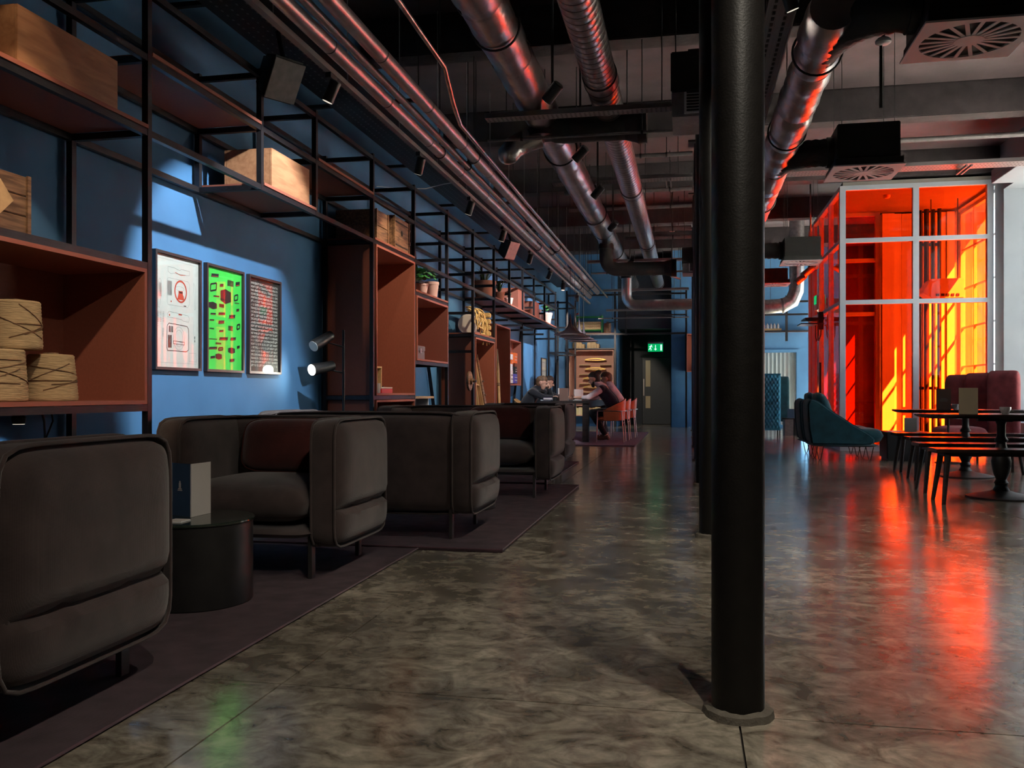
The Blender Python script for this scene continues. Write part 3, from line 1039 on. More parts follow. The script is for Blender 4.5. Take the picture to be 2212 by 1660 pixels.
# little strip lights hooked below the trays
for k, (x, y, z, lb) in enumerate(((-1.30, 12.55, 3.93, 'slim bracket pair hanging from the tray left of the foil duct'),
                                   (-.32, 12.55, 3.93, 'slim bracket pair hanging from the tray right of the spiral duct'),
                                   (3.55, 12.55, 3.93, 'slim bracket pair hanging from the tray over the red glass lobby'))):
    t = thing('tray_bracket', lb, 'bracket', (x, y, z), 'tray brackets')
    for s in (0, .06):
        ubox('strip', x + s, x + s + .02, y - .12, y + .34, z - .03, z, M['tray'], t)
    ubox('cross_piece', x, x + .08, y + .3, y + .34, z - .005, z + .04, M['black'], t)

# thin cross pipes
def cross_pipe(label, Y, z, x0, x1, r, mat=M['tray']):
    t = thing('cross_pipe', label, 'pipe', (x0, Y, z), 'thin pipes crossing the ceiling')
    MB().cyl((x0, Y, z), (x1, Y, z), r, 12).build('pipe_run', mat, t, smooth=40)
    for x in (x0 + .35, x1 - .35):
        MB().cyl((x, Y, z), (x, Y, ZC - .001), .005, 6).build('hanger_rod', M['seam'], t)
        MB().cyl((x - .012, Y, z), (x + .012, Y, z), r + .006, 12).build('pipe_clip', M['seam'], t)


for (Y, z, x0, x1, r, lb) in ((8.7, 3.50, -2.0, -.1, .014, 'thin pipe just under the nearest cross tray'),
                              (12.2, 4.2, -1.0, 0.05, .03, 'dark pipe under the beam right of the spiral duct'),
                              (14.3, 4.2, -2.0, .05, .035, 'thick dark pipe crossing above the foil duct'),
                              (14.9, 4.05, -2.0, .05, .03, 'dark pipe crossing below the fifth beam'),
                              (16.9, 4.05, -1.0, .05, .05, 'grey pipe crossing near the middle columns'),
                              (17.1, 3.92, -1.2, .05, .04, 'lower grey pipe crossing near the middle columns'),
                              (19.2, 3.55, -2.1, .0, .02, 'thin pipe crossing before the last branch duct'),
                              (21.8, 2.78, -2.2, .0, .016, 'thin rod crossing at the end of the lighting track'),
                              (12.3, 4.25, .3, 4.7, .035, 'black pipe crossing above the perforated tray on the right'),
                              (23.4, 3.2, .3, 2.4, .02, 'thin pipe crossing before the right end wall')):
    cross_pipe(lb, Y, z, x0, x1, r)

# ---- ceiling cassette units beside the columns
def ac(label, x0, x1, y0, y1, z0, z1):
    t = thing('air_conditioner', label, 'air conditioner', ((x0 + x1) / 2, (y0 + y1) / 2, z0), 'hanging fan coil units')
    h = z1 - z0
    MB().box(x0, x1, y0, y1, z0 + h * .38, z1).build('upper_casing', M['black'], t, bevel=.01)
    MB().box(x0 + .01, x1 - .01, y0 + .01, y1 - .01, z0, z0 + h * .38).build('lower_casing', M['tray'], t, bevel=.008)
    ubox('grille_frame', x0 + .12, x1 - .02, y0 - .012, y0 + .012, z0 + .02, z0 + h * .36, M['diff'], t)
    n = 7
    for i in range(n):
        z = z0 + .035 + (h * .32) * i / n
        ubox('grille_slat', x0 + .14, x1 - .03, y0 - .018, y0 - .011, z, z + .018, M['black'], t)
    for x in (x0 + .04, x1 - .04):
        MB().cyl((x, (y0 + y1) / 2, z1), (x, (y0 + y1) / 2, ZC - .001), .005, 6).build('hanger_rod', M['seam'], t)


ac('black fan coil unit with grille hung just left of the second column', -.16, .36, 8.0, 8.62, 3.42, 4.0)
ac('small fan coil unit hung farther down beside the columns', -.12, .34, 15.75, 16.3, 3.05, 3.50)

# ---- swirl diffusers with plenum boxes
def diffuser(label, x, y, z=3.0, w=.60, box=True, bw=.5, bh=.30):
    t = thing('swirl_diffuser', label, 'ceiling vent', (x, y, z), 'swirl air diffusers')
    # square plate with a round opening, as a ring of quads
    n = 48
    pv, pf = [], []
    R = w * .43
    for k in range(n):
        a = 2 * PI * k / n + PI / 4
        ca, sa = math.cos(a), math.sin(a)
        q = w / 2 / max(abs(ca), abs(sa))
        pv += [(x + R * ca, y + R * sa, z), (x + q * ca, y + q * sa, z), (x + R * ca, y + R * sa, z + .012), (x + q * ca, y + q * sa, z + .012)]
    for k in range(n):
        a, b = k * 4, ((k + 1) % n) * 4
        pf += [(a, a + 1, b + 1, b), (a + 2, b + 2, b + 3, a + 3), (a + 1, a + 3, b + 3, b + 1), (a, b, b + 2, a + 2)]
    MB().add(pv, pf).build('face_plate', M['diff'], t)
    for k in range(20):
        a = 2 * PI * k / 20
        p0 = (x + R * .27 * math.cos(a), y + R * .27 * math.sin(a), z + .004)
        p1 = (x + R * 1.01 * math.cos(a), y + R * 1.01 * math.sin(a), z + .004)
        MB().bar(p0, p1, .022, .006).build('spoke', M['diff'], t)
    MB().lathe([(0, -.0), (R * .30, 0), (R * .30, .012), (0, .012)], (x, y, z - .002), 24).build('hub', M['diff'], t, smooth=40)
    for k in range(20):
        a = 2 * PI * (k + .5) / 20
        c, s = math.cos(a), math.sin(a)
        p = Vector((x, y, z + .035))
        rr = Vector((c, s, 0))
        tt = Vector((-s, c, 0))
        q = [p + rr * R * .3 + tt * .012 + Vector((0, 0, -.018)), p + rr * R * .97 + tt * .034 + Vector((0, 0, -.018)),
             p + rr * R * .97 - tt * .034 + Vector((0, 0, .02)), p + rr * R * .3 - tt * .012 + Vector((0, 0, .02))]
        u = Vector((0, 0, .003))
        MB().add(q + [v + u for v in q], [(0, 1, 2, 3), (7, 6, 5, 4), (0, 4, 5, 1), (1, 5, 6, 2), (2, 6, 7, 3), (3, 7, 4, 0)]).build('swirl_blade', M['black'], t)
    MB().box(x - bw / 2, x + bw / 2, y - bw / 2, y + bw / 2, z + .075, z + bh).build('plenum_box', M['black'], t, bevel=.008)
    MB().box(x - w * .47, x + w * .47, y - w * .47, y + w * .47, z + .0125, z + .0755).build('plenum_neck', M['blackduct'], t)
    for sx in (-1, 1):
        for sy in (-1, 1):
            MB().cyl((x + sx * bw * .42, y + sy * bw * .42, z + bh), (x + sx * bw * .42, y + sy * bw * .42, ZC - .001), .003, 5).build('hanger_wire', M['seam'], t)


diffuser('nearest square swirl diffuser, largest in the top right corner', 1.60, 5.55, 3.0, .62, bw=.56, bh=.36)
diffuser('swirl diffuser under a black box in front of the lobby beam', 1.60, 8.72, 3.0, .62, bw=.54, bh=.40)
diffuser('small far swirl diffuser beside the red glass lobby', 1.74, 14.6, 3.0, .60, bw=.54, bh=.38)
diffuser('farthest swirl diffuser above the quilted booth', 1.62, 17.9, 3.05, .60, bw=.5, bh=.3)

# main lagged duct feeding the diffusers, and a flexible branch to each
t = thing('lagged_duct', 'wrinkled lagged duct feeding the swirl diffusers', 'duct', (.98, 8, 3.35))
rnd = random.Random(11)
y = 5.6
while y < 19:
    L = .95
    pts, rs = [], []
    for i in range(12):
        pts.append((.86 + rnd.uniform(-.006, .006), y + L * i / 11, 3.28 + rnd.uniform(-.006, .006)))
        rs.append(.15 + rnd.uniform(-.010, .010) - (.02 if i in (0, 11) else 0))
    MB().tube(pts, rs, 22, cap=True).build('duct_section', M['foil'] if int(y) % 2 else M['blackfoil'] if 'blackfoil' in M else M['foil'], t, smooth=45)
    y += L
for yy in (6.3, 8.2, 11.0, 14.0, 17.0):
    MB().tube([(.86 + .165 * math.cos(2 * PI * i / 24), yy, 3.28 + .165 * math.sin(2 * PI * i / 24)) for i in range(24)], .008, 6, closed=True).build('hanger_strap', M['black'], t)
    MB().cyl((.86, yy, 3.44), (.86, yy, ZC - .001), .005, 6).build('hanger_rod', M['seam'], t)
for (y, x1, lb) in ((5.55, 1.32, 'fat black flexible duct to the nearest swirl diffuser'), (8.72, 1.33, 'black flexible duct to the diffuser in front of the lobby beam'),
                    (14.6, 1.47, 'black flexible duct to the far swirl diffuser')):
    t = thing('flexible_duct', lb, 'duct', (1.1, y, 3.2), 'flexible branch ducts')
    pts, rs = [], []
    P = [Vector((.86, y + .9, 3.28)), Vector((.88, y + .35, 3.26)), Vector((.98, y + .02, 3.23)), Vector((x1, y, 3.21))]
    for i in range(26):
        u = i / 25
        p = (1 - u) ** 3 * P[0] + 3 * u * (1 - u) ** 2 * P[1] + 3 * u * u * (1 - u) * P[2] + u ** 3 * P[3]
        pts.append(p)
        rs.append(.125 + (.006 if i % 2 else -.004))
    MB().tube(pts, rs, 20).build('flexible_hose', M['blackduct'], t, smooth=70)
    MB().cyl((x1 - .06, y, 3.21), (x1 - .005, y, 3.21), .142, 20).build('spigot_collar', M['black'], t, smooth=40)
# smoke detector on a drop pole
t = thing('smoke_detector', 'white smoke detector on a thin black drop pole on the right', 'detector', (1.62, 8.3, 4.0), 'smoke detectors')
MB().lathe([(.05, 0), (.065, .012), (.065, .03), (.045, .05), (.02, .055)], (1.63, 8.0, 3.93), 20).build('housing', M['diff'], t, smooth=40)
MB().cyl((1.63, 8.0, 3.985), (1.63, 8.0, ZC - .001), .016, 10).build('mount', M['black'], t)
MB().cyl((1.62, 8.04, 3.40), (1.62, 8.04, 3.95), .014, 10).build('drop_pole', M['black'], t, smooth=40)
t = thing('smoke_detector', 'white detector on a thin pole between the ducts and columns', 'detector', (-.32, 17.3, 4.0), 'smoke detectors')
MB().lathe([(.0, 0), (.05, .012), (.075, .05), (.075, .06)], (-.32, 17.3, 4.05), 18).build('housing', M['diff'], t, smooth=40)
MB().cyl((-.32, 17.3, 3.2), (-.32, 17.3, ZC - .001), .012, 8).build('drop_pole', M['black'], t)
MB().bar((-.34, 17.3, 3.2), (-.16, 17.3, 3.14), .05, .03).build('sensor_arm', M['diff'], t)

# ---- loudspeakers on brackets above the rack
def speaker(label, c, d, s=1.0):
    t = thing('loudspeaker', label, 'loudspeaker', c, 'ceiling loudspeakers')
    c = Vector(c)
    d = Vector(d).normalized()
    up = Vector((0, 0, 1))
    a = d.cross(up).normalized()
    b = a.cross(d)
    w, h, l = .13 * s, .15 * s, .20 * s

    def P(i, j, k, sx=1):
        return c + a * w * i * sx + b * h * j * sx + d * l * k
    vs_ = [P(i, j, -.5, .72) for i, j in ((-1, -1), (1, -1), (1, 1), (-1, 1))] + [P(i, j, .5) for i, j in ((-1, -1), (1, -1), (1, 1), (-1, 1))]
    MB().add(vs_, [(3, 2, 1, 0), (4, 5, 6, 7), (0, 1, 5, 4), (1, 2, 6, 5), (2, 3, 7, 6), (3, 0, 4, 7)]).build('cabinet', M['black'], t, bevel=.02, seg=3)
    vs_ = [P(i, j, k, .9) for k in (.5, .53) for i, j in ((-1, -1), (1, -1), (1, 1), (-1, 1))]
    MB().add(vs_, [(3, 2, 1, 0), (4, 5, 6, 7), (0, 1, 5, 4), (1, 2, 6, 5), (2, 3, 7, 6), (3, 0, 4, 7)]).build('grille', M['tray'], t, bevel=.006)
    MB().cyl(c + b * h * .8, (c.x, c.y, 3.405), .016, 10).build('bracket', M['black'], t)


speaker('black loudspeaker hung above the near framed posters', (-2.74, 5.55, 3.10), (.75, -.45, -.55))
speaker('black loudspeaker hung above the far end of the rack', (-2.70, 13.1, 3.14), (.8, -.4, -.45))
# thin wall conduits / loose cable
t = thing('loose_cable', 'thin white cable sagging from the tray to the rack', 'cable', (-3.0, 9.4, 3.1))
MB().tube([(-2.62, 9.9, 3.40), (-2.75, 9.7, 3.33), (-2.9, 9.5, 3.24), (-3.1, 9.2, 3.18), (-3.3, 9.0, 3.17)], .005, 6).build('cable_run', M['white'], t, smooth=60)
# spotlights hung by the back right
t = thing('twin_spotlight', 'pair of chrome spotlights on a stem left of the red glass lobby', 'spotlight', (2.2, 17.0, 2.9))
MB().cyl((2.2, 17.0, 3.3), (2.2, 17.0, ZC - .001), .015, 8).build('stem', M['steel'], t)
for k, (dx_, dz_) in enumerate(((-.05, .08), (-.18, -.06))):
    c = Vector((2.2 + dx_, 17.0 + .02 * k, 3.1 + dz_))
    d = Vector((-.6, -.3, -.5)).normalized()
    MB().tube([c - d * .14, c - d * .12, c + d * .12, c + d * .13], [.045, .06, .06, .056], 18).build('lamp_head', M['chrome'], t, smooth=40)
    MB().bar(c, (2.2, 17.0, 3.32), .02).build('yoke', M['black'], t)
t = thing('ventilation_bend', 'grey ventilation bend hanging before the right end wall', 'duct', (1.9, 20.4, 2.8))
MB().tube([(2.35, 20.4, 3.5), (2.34, 20.4, 3.2), (2.25, 20.4, 2.98), (2.05, 20.4, 2.88), (1.7, 20.4, 2.86), (1.2, 20.4, 2.86)], .16, 20).build('duct_run', M['steel'], t, smooth=50)
MB().cyl((2.06, 20.4, 2.88), (2.02, 20.4, 2.875), .172, 20).build('flange', M['tray'], t, smooth=40)
MB().cyl((2.35, 20.4, 3.48), (2.35, 20.4, ZC - .001), .16, 20).build('riser', M['steel'], t, smooth=50)
# ================================================================ steel shelving rack on the left wall
RF, RB = -2.85, -3.31            # front and back plane of the rack
RY = [1.72, 2.98, 4.24, 5.51, 6.40, 7.66, 8.90, 10.20, 11.50, 12.80, 13.95, 15.10, 16.25, 17.5, 19.0]
rk = thing('shelving_rack', 'long dark steel shelving rack bolted along the blue wall', 'shelving', (-3.1, 10, 0))
T = .036
h = T / 2
for i, y in enumerate(RY):
    hung = i in (3, 4)
    ubox('post', RF - h, RF + h, y - h, y + h, 0 if ((i < 10 or i == 14) and not hung) else 2.32, 3.14, M['rack'], rk)
    ubox('post', RB - h, RB + h, y - h, y + h, 2.32 if (hung or i in (11, 12)) else 0, 3.14, M['rack'], rk)
LV = [0.87, 1.626, 2.34, 2.74, 3.10]


def rail(z, i0, i1, x, hh=.036, nm='rail'):
    for i in range(i0, i1):
        ubox(nm, x - h * .9, x + h * .9, RY[i] + h, RY[i + 1] - h, z - hh / 2, z + hh / 2, M['rack'], rk)


def cross(z, i):
    ubox('crossbar', RB + h, RF - h, RY[i] - h * .9, RY[i] + h * .9, z - h, z + h, M['rack'], rk)


N = len(RY) - 1
for z in (2.34, 2.74, 3.10):
    rail(z, 0, N, RF)
    rail(z, 0, N, RB)
    for i in range(N + 1):
        cross(z, i)
rail(1.626, 0, 2, RF)
rail(1.626, 0, 2, RB)
rail(.868, 0, 2, RF)
rail(.868, 0, 2, RB)
for i in range(3):
    cross(1.626, i)
    cross(.868, i)
for i in (5, 6):
    cross(.90, i)
rail(.90, 5, 6, RF)
rail(1.27, 6, 7, RF)
rail(2.00, 6, 7, RF)
rail(2.00, 6, 7, RB)
rail(1.72, 8, 9, RF)
rail(1.72, 8, 9, RB)
for i, z in ((6, 1.27), (7, 1.27), (6, 2.0), (7, 2.0), (8, 1.72), (9, 1.72), (8, 2.02), (7, 2.54)):
    cross(z, i)
for i in range(8, N + 1):
    cross(2.54, i)
    cross(2.12 if i > 8 else 1.5, i)


def board(z, i0, i1, mat=M['rust']):
    for i in range(i0, i1):
        ubox('shelf_board', RB - .01, RF + .024, RY[i] + h + .002, RY[i + 1] - h - .002, z, z + .02, mat, rk)


board(2.359, 0, 2)
board(2.759, 2, 3)
board(2.359, 3, 4)
board(2.759, 4, 5)
board(2.359, 5, 6)
board(2.02, 6, 7)
board(1.739, 8, 9)
board(2.359, 9, 14)
for (ya, yb, za, zb) in ((8.95, 10.15, 1.3, 2.9), (10.25, 11.45, 2.9, .2), (16.3, 17.45, .1, 2.3)):
    MB().bar((RB, ya, za), (RB, yb, zb), .012, .045, up=(1, 0, 0)).build('brace', M['rack'], rk)


# ---- rust coloured open boxes set into the rack
def openbox(label, y0, y1, z0, z1, back=True, x0=-3.325, x1=-2.825, name='shelf_cabinet', t=.02):
    o = thing(name, label, 'cabinet', ((x0 + x1) / 2, (y0 + y1) / 2, z0), 'rust red cabinets in the rack')
    ubox('side_panel', x0, x1, y0, y0 + t, z0, z1, M['rust'], o)
    ubox('side_panel', x0, x1, y1 - t, y1, z0, z1, M['rust'], o)
    ubox('top_panel', x0, x1, y0 + t, y1 - t, z1 - t, z1, M['rust'], o)
    ubox('bottom_panel', x0, x1, y0 + t, y1 - t, z0, z0 + t, M['rust'], o)
    ubox('back_panel', x0, x0 + .012, y0 + t, y1 - t, z0 + t, z1 - t, M['rust'], o)
    # edge lipping
    e = .004
    ubox('edge_lipping', x1, x1 + e, y0, y0 + t, z0, z1, M['rust_edge'], o)
    ubox('edge_lipping', x1, x1 + e, y1 - t, y1, z0, z1, M['rust_edge'], o)
    ubox('edge_lipping', x1, x1 + e, y0 + t, y1 - t, z1 - t, z1, M['rust_edge'], o)
    ubox('edge_lipping', x1, x1 + e, y0 + t, y1 - t, z0, z0 + t, M['rust_edge'], o)
    return o


openbox('wide rust red box shelf holding the twine spools', 3.02, 4.20, .888, 1.606)
openbox('rust red box shelf at the left edge before the spool shelf', 1.76, 2.94, .888, 1.606)
openbox('tall rust red cabinet beside the floor lamp', 7.70, 8.86, .922, 2.318)
openbox('low dark cabinet under the tall rust red cabinet', 7.70, 8.86, .25, .878)
openbox('rust red box shelf below the pink plant pots', 8.94, 10.16, 1.29, 1.98)
openbox('tall rust red cabinet behind the leaning ladder', 11.55, 12.74, .10, 1.695)
openbox('narrow rust red cabinet with a leaning pole', 12.84, 13.90, .10, 1.98)
openbox('shallow display box of colourful packages on the blue wall', 15.25, 16.70, 1.08, 1.92, x0=-3.345, x1=-3.18)


# ---- boxes and crates on the rack
def plybox(label, y0, y1, z0, hh, x0=-3.2, x1=-2.84, mat=M['ply']):
    o = thing('plywood_box', label, 'box', ((x0 + x1) / 2, (y0 + y1) / 2, z0), 'plywood boxes on the rack')
    t = .018
    MB().box(x1 - t, x1, y0, y1, z0, z0 + hh).build('front_panel', mat, o, bevel=.002)
    MB().box(x0, x0 + t, y0, y1, z0, z0 + hh).build('back_panel', mat, o, bevel=.002)
    MB().box(x0 + t, x1 - t, y0, y0 + t, z0, z0 + hh).build('end_panel', mat, o)
    MB().box(x0 + t, x1 - t, y1 - t, y1, z0, z0 + hh).build('end_panel', mat, o)
    MB().box(x0 + t, x1 - t, y0 + t, y1 - t, z0, z0 + t).build('bottom_panel', mat, o)
    return o


plybox('large plywood box on the top left shelf', 3.30, 3.98, 2.38, .25)
plybox('spotlit plywood box on the shelf above the posters', 5.66, 6.28, 2.38, .27)


def crate(label, y0, y1, z0, hh, x0, x1, nb=3, mat=M['crate'], hole=False):
    o = thing('wooden_crate', label, 'crate', ((x0 + x1) / 2, (y0 + y1) / 2, z0), 'old wooden crates')
    g = .004
    t = .016
    for k in range(nb):
        a, b = z0 + hh * k / nb, z0 + hh * (k + 1) / nb - g
        MB().box(x1 - t, x1, y0, y1, a, b).build('plank', mat, o, bevel=.003)
        MB().box(x0, x0 + t, y0, y1, a, b).build('plank', mat, o, bevel=.003)
        MB().box(x0 + t, x1 - t, y0, y0 + t, a, b).build('plank', mat, o, bevel=.003)
        MB().box(x0 + t, x1 - t, y1 - t, y1, a, b).build('plank', mat, o, bevel=.003)
    MB().box(x0 + t, x1 - t, y0 + t, y1 - t, z0, z0 + .014).build('base_board', mat, o)
    for y in (y0 - .001, y1 - .019):
        MB().box(x1, x1 + .010, y, y + .02, z0, z0 + hh).build('corner_batten', mat, o)
    if hole:
        ym, zm = (y0 + y1) / 2, z0 + hh * .55
        MB().lathe([(0, 0), (.028, 0), (.028, .003), (0, .003)], (x1 + .001, ym, zm), 16, axis='X').build('hand_hole', M['ink'], o)
        for (a, b, c, d) in ((y0 + .05, y1 - .05, hh * .82, hh * .86), (y0 + .05, y1 - .05, hh * .12, hh * .16)):
            MB().box(x1, x1 + .004, a, b, z0 + c, z0 + d).build('stencil_band', M['ink'], o)
    return o


crate('weathered plank crate with a pale patch at the left edge', 2.86, 3.44, 1.645, .27, -3.25, -2.90)
PATCH = mk('faded_yellow_paint', (0.55, 0.34, 0.18), 0.8, var=0.25, scale=12)
o = [q for q in COL.objects if q.name == 'wooden_crate'][0]
MB().prism([(3.20, 1.79), (3.27, 1.72), (3.345, 1.79), (3.27, 1.87)], 'X', -2.9005, -2.898).build('faded_label', PATCH, o)
crate('dark plank crate left of the two on top of the tall cabinet', 7.84, 8.18, 2.38, .30, -3.28, -2.88, 2)
crate('plank crate with a round hand hole on top of the tall cabinet', 8.30, 8.78, 2.38, .33, -3.2, -2.86, 1, hole=True)
plybox('larger of two rust coloured boxes on the long far shelf', 14.75, 15.35, 2.38, .36, -3.25, -2.86, M['rust'])
plybox('smaller rust coloured box on the long far shelf', 16.4, 16.9, 2.38, .30, -3.25, -2.86, M['rust'])


# ---- twine spools
def spool(label, x, y, z, r0, r1, hh):
    o = thing('twine_spool', label, 'spool', (x, y, z), 'cones of tan twine')
    n = 26
    prof = [(r0 * .3, 0), (r0 * .96, 0), (r0, .006)]
    for k in range(n):
        u = (k + .5) / n
        prof.append((r0 + (r1 - r0) * u + (.0022 if k % 2 else 0), .008 + (hh - .016) * u))
    prof += [(r1 * .96, hh - .004), (r1 * .35, hh)]
    MB().lathe(prof, (x, y, z), 40).build('twine_winding', M['yarn'], o, smooth=50)
    MB().lathe([(r1 * .16, hh - .01), (r1 * .34, hh - .01), (r1 * .34, hh + .006), (r1 * .16, hh + .006)], (x, y, z), 20).build('core_tube', M['crate'], o, smooth=40)
    rnd = random.Random(label)
    for q in range(5):
        u0, u1 = rnd.uniform(.1, .9), rnd.uniform(.1, .9)
        a0 = rnd.uniform(-2.2, -.4)
        pts = []
        for i in range(13):
            a = a0 + 2.0 * i / 12
            u = u0 + (u1 - u0) * i / 12
            r = r0 + (r1 - r0) * u + .003
            pts.append((x + r * math.cos(a), y + r * math.sin(a), z + hh * u))
        MB().tube(pts, .0022, 5).build('loose_strand', M['crate'], o)
    return o


spool('large twine cone at the left of the spool shelf', -3.03, 3.36, .909, .150, .135, .235)
spool('smaller twine cone at the right of the spool shelf', -3.00, 3.70, .909, .120, .100, .225)
spool('twine cone stacked on top of the other two', -3.03, 3.50, 1.146, .118, .108, .225)
t = thing('antique_machine', 'small black and chrome antique machine at the left edge', 'machine', (-2.98, 3.05, .909))
MB().box(-3.1, -2.9, 3.05, 3.20, .909, .94).build('base_plate', M['black'], t, bevel=.008)
MB().lathe([(.05, 0), (.06, .01), (.06, .03), (.02, .035)], (-2.96, 3.14, .94), 20).build('turntable', M['chrome'], t, smooth=40)
MB().cyl((-2.98, 3.13, .96), (-2.98, 3.13, 1.24), .014, 12).build('mast', M['chrome'], t, smooth=40)
for k in range(5):
    MB().cyl((-3.03, 3.13, 1.0 + k * .05), (-2.92, 3.14, 1.0 + k * .05), .010, 10).build('cross_shaft', M['chrome'], t, smooth=40)
    MB().lathe([(.0, 0), (.028, 0), (.028, .012), (0, .012)], (-2.93, 3.145, 1.0 + k * .05), 14, axis='X').build('gear', M['chrome'], t, smooth=30)
t = thing('hanging_cable', 'thin black cable hanging under the spool shelf', 'cable', (-3.2, 4.0, .3))
MB().tube([(-3.26, 3.95, .87), (-3.25, 3.96, .8), (-3.27, 3.99, .72), (-3.26, 3.97, .5), (-3.28, 3.97, .2), (-3.3, 3.97, .02)], .006, 6).build('cable_run', M['black'], t, smooth=60)
MB().tube([(-3.26, 4.02, .868), (-3.255, 4.03, .8), (-3.265, 3.985, .70)], .005, 6).build('cable_loop', M['black'], t, smooth=60)
t = thing('shelf_light', 'small lamp under the spool shelf washing the blue wall', 'light', (-3.2, 3.75, .84))
MB().lathe([(.0, 0), (.03, 0), (.034, .03), (.02, .05), (0, .05)], (-3.22, 3.75, .795), 18).build('lamp_head', M['black'], t, smooth=40)
MB().lathe([(0, 0), (.026, 0), (.026, .003), (0, .003)], (-3.22, 3.75, .7925), 18).build('lens', M['lens_dim'], t)
s = spot((-3.22, 3.75, .785), (-3.34, 3.76, .3), 9, 110, .6, (.75, .9, 1.0))
s.parent = t
s.matrix_parent_inverse = Matrix.Translation(-t.location)

# ---- framed posters
def poster(label, y0, y1, z0, z1, mat):
    o = thing('framed_poster', label, 'poster', (-3.34, (y0 + y1) / 2, z0), 'framed posters on the blue wall')
    x = -3.348
    w = .018
    ubox('frame_side', x, x + .03, y0, y0 + w, z0, z1, M['frame'], o)
    ubox('frame_side', x, x + .03, y1 - w, y1, z0, z1, M['frame'], o)
    ubox('frame_side', x, x + .03, y0 + w, y1 - w, z0, z0 + w, M['frame'], o)
    ubox('frame_side', x, x + .03, y0 + w, y1 - w, z1 - w, z1, M['frame'], o)
    p = MB().box(x, x + .012, y0 + w, y1 - w, z0 + w, z1 - w).build('print', mat, o)
    ubox('glazing', x + .0185, x + .0205, y0 + w, y1 - w, z0 + w, z1 - w, M['clear'], o)
    return o, x + .0135, y0 + w, z0 + w, y1 - y0 - 2 * w, z1 - z0 - 2 * w


PZ0, PZ1 = 1.097, 1.865


class Draw:
    """flat ink on a print: u to the right, v up, both 0..1"""

    def __init__(s, x, y, z, w, hh):
        s.x, s.y, s.z, s.w, s.h = x, y, z, w, hh
        s.m = {}

    def P(s, u, v, e=0):
        return (s.x + e, s.y + u * s.w, s.z + v * s.h)

    def g(s, k):
        return s.m.setdefault(k, MB())

    def rect(s, k, u0, v0, u1, v1, e=0):
        s.g(k).add([s.P(u0, v0, e), s.P(u1, v0, e), s.P(u1, v1, e), s.P(u0, v1, e)], [(0, 1, 2, 3)])

    def poly(s, k, pts, e=0):
        s.g(k).add([s.P(u, v, e) for u, v in pts], [tuple(range(len(pts)))])

    def line(s, k, pts, t=.003, closed=False):
        pts = list(pts)
        if closed:
            pts.append(pts[0])
        for (a, b), (c, d) in zip(pts[:-1], pts[1:]):
            du, dv = (c - a) * s.w, (d - b) * s.h
            L = math.hypot(du, dv) or 1
            nu, nv = -dv / L * t / 2, du / L * t / 2
            nu, nv = nu / s.w * s.w, nv
            s.g(k).add([s.P(a + nu / s.w, b + nv / s.h), s.P(c + nu / s.w, d + nv / s.h), s.P(c - nu / s.w, d - nv / s.h), s.P(a - nu / s.w, b - nv / s.h)], [(0, 1, 2, 3)])

    def ell(s, k, u, v, ru, rv, t=.003, n=32, a0=0, a1=2 * PI):
        s.line(k, [(u + ru * math.cos(a0 + (a1 - a0) * i / n), v + rv * math.sin(a0 + (a1 - a0) * i / n)) for i in range(n + 1)], t)

    def done(s, o, mats):
        for k, m in s.m.items():
            m.build(k, mats[k], o)


o, *a = poster('framed white technical drawing of a device with a red ring', 5.03, 5.57, PZ0, PZ1, M['paper'])
D = Draw(*a)
k = 'fine_linework'
D.line(k, [(.05, .04), (.95, .04), (.95, .96), (.05, .96)], .0012, True)
D.line(k, [(.28, .90), (.28, .855), (.34, .84), (.42, .85), (.72, .855), (.78, .86), (.78, .90), (.58, .90), (.55, .885), (.42, .90)], .0022, True)
D.line(k, [(.28, .56), (.74, .56), (.78, .60), (.78, .78), (.74, .80), (.28, .80), (.26, .78), (.26, .58)], .0018, True)
for q in range(9):
    D.line(k, [(.275 + q * .011, .645), (.275 + q * .011, .775)], .0022)
D.line(k, [(.07, .76), (.10, .78), (.13, .76), (.12, .62), (.09, .52), (.06, .53)], .0018, True)
for q in range(4):
    D.line(k, [(.08 + q * .012, .62), (.08 + q * .012, .745)], .002)
D.line(k, [(.88, .80), (.92, .76), (.93, .56), (.90, .55)], .0018, True)
D.line(k, [(.26, .47), (.30, .50), (.74, .485), (.78, .46), (.76, .425), (.62, .43), (.60, .44), (.27, .45)], .002, True)
k2 = 'bold_linework'
D.line(k2, [(.27, .15), (.70, .15), (.76, .17), (.76, .36), (.72, .385), (.30, .395), (.26, .37), (.25, .18)], .004, True)
D.ell(k, .53, .265, .125, .105, .002)
D.ell(k, .53, .265, .09, .075, .0016)
D.line(k2, [(.40, .215), (.66, .21), (.66, .235), (.40, .24)], .003, True)
for q in range(7):
    D.line(k2, [(.285 + q * .012, .175), (.285 + q * .012, .29)], .003)
for q in range(3):
    D.rect(k2, .30 + q * .035, .315, .32 + q * .035, .37)
for q in range(6):
    D.line(k, [(.05, .36 + q * .018), (.05 + .02, .36 + q * .018)], .002)
for c, u0 in enumerate((.05, .10, .16)):
    for q in range(12):
        D.line(k, [(u0, .40 + q * .008), (u0 + .035, .40 + q * .008)], .0016)
for q in range(10):
    D.line(k, [(.15, .27 + q * .008), (.19, .27 + q * .008)], .0016)
D.line(k, [(.77, .06), (.94, .06), (.94, .14), (.77, .14)], .0014, True)
D.line(k, [(.08, .06), (.08, .25), (.13, .25)], .0012)
D.rect(k2, .90, .245, .915, .265)
D.rect(k2, .90, .275, .915, .30)
D.line(k, [(.885, .30), (.885, .44)], .0014)
D.rect(k2, .64, .565, .70, .573)
kr = 'red_linework'
D.ell(kr, .57, .695, .135, .095, .012, 40)
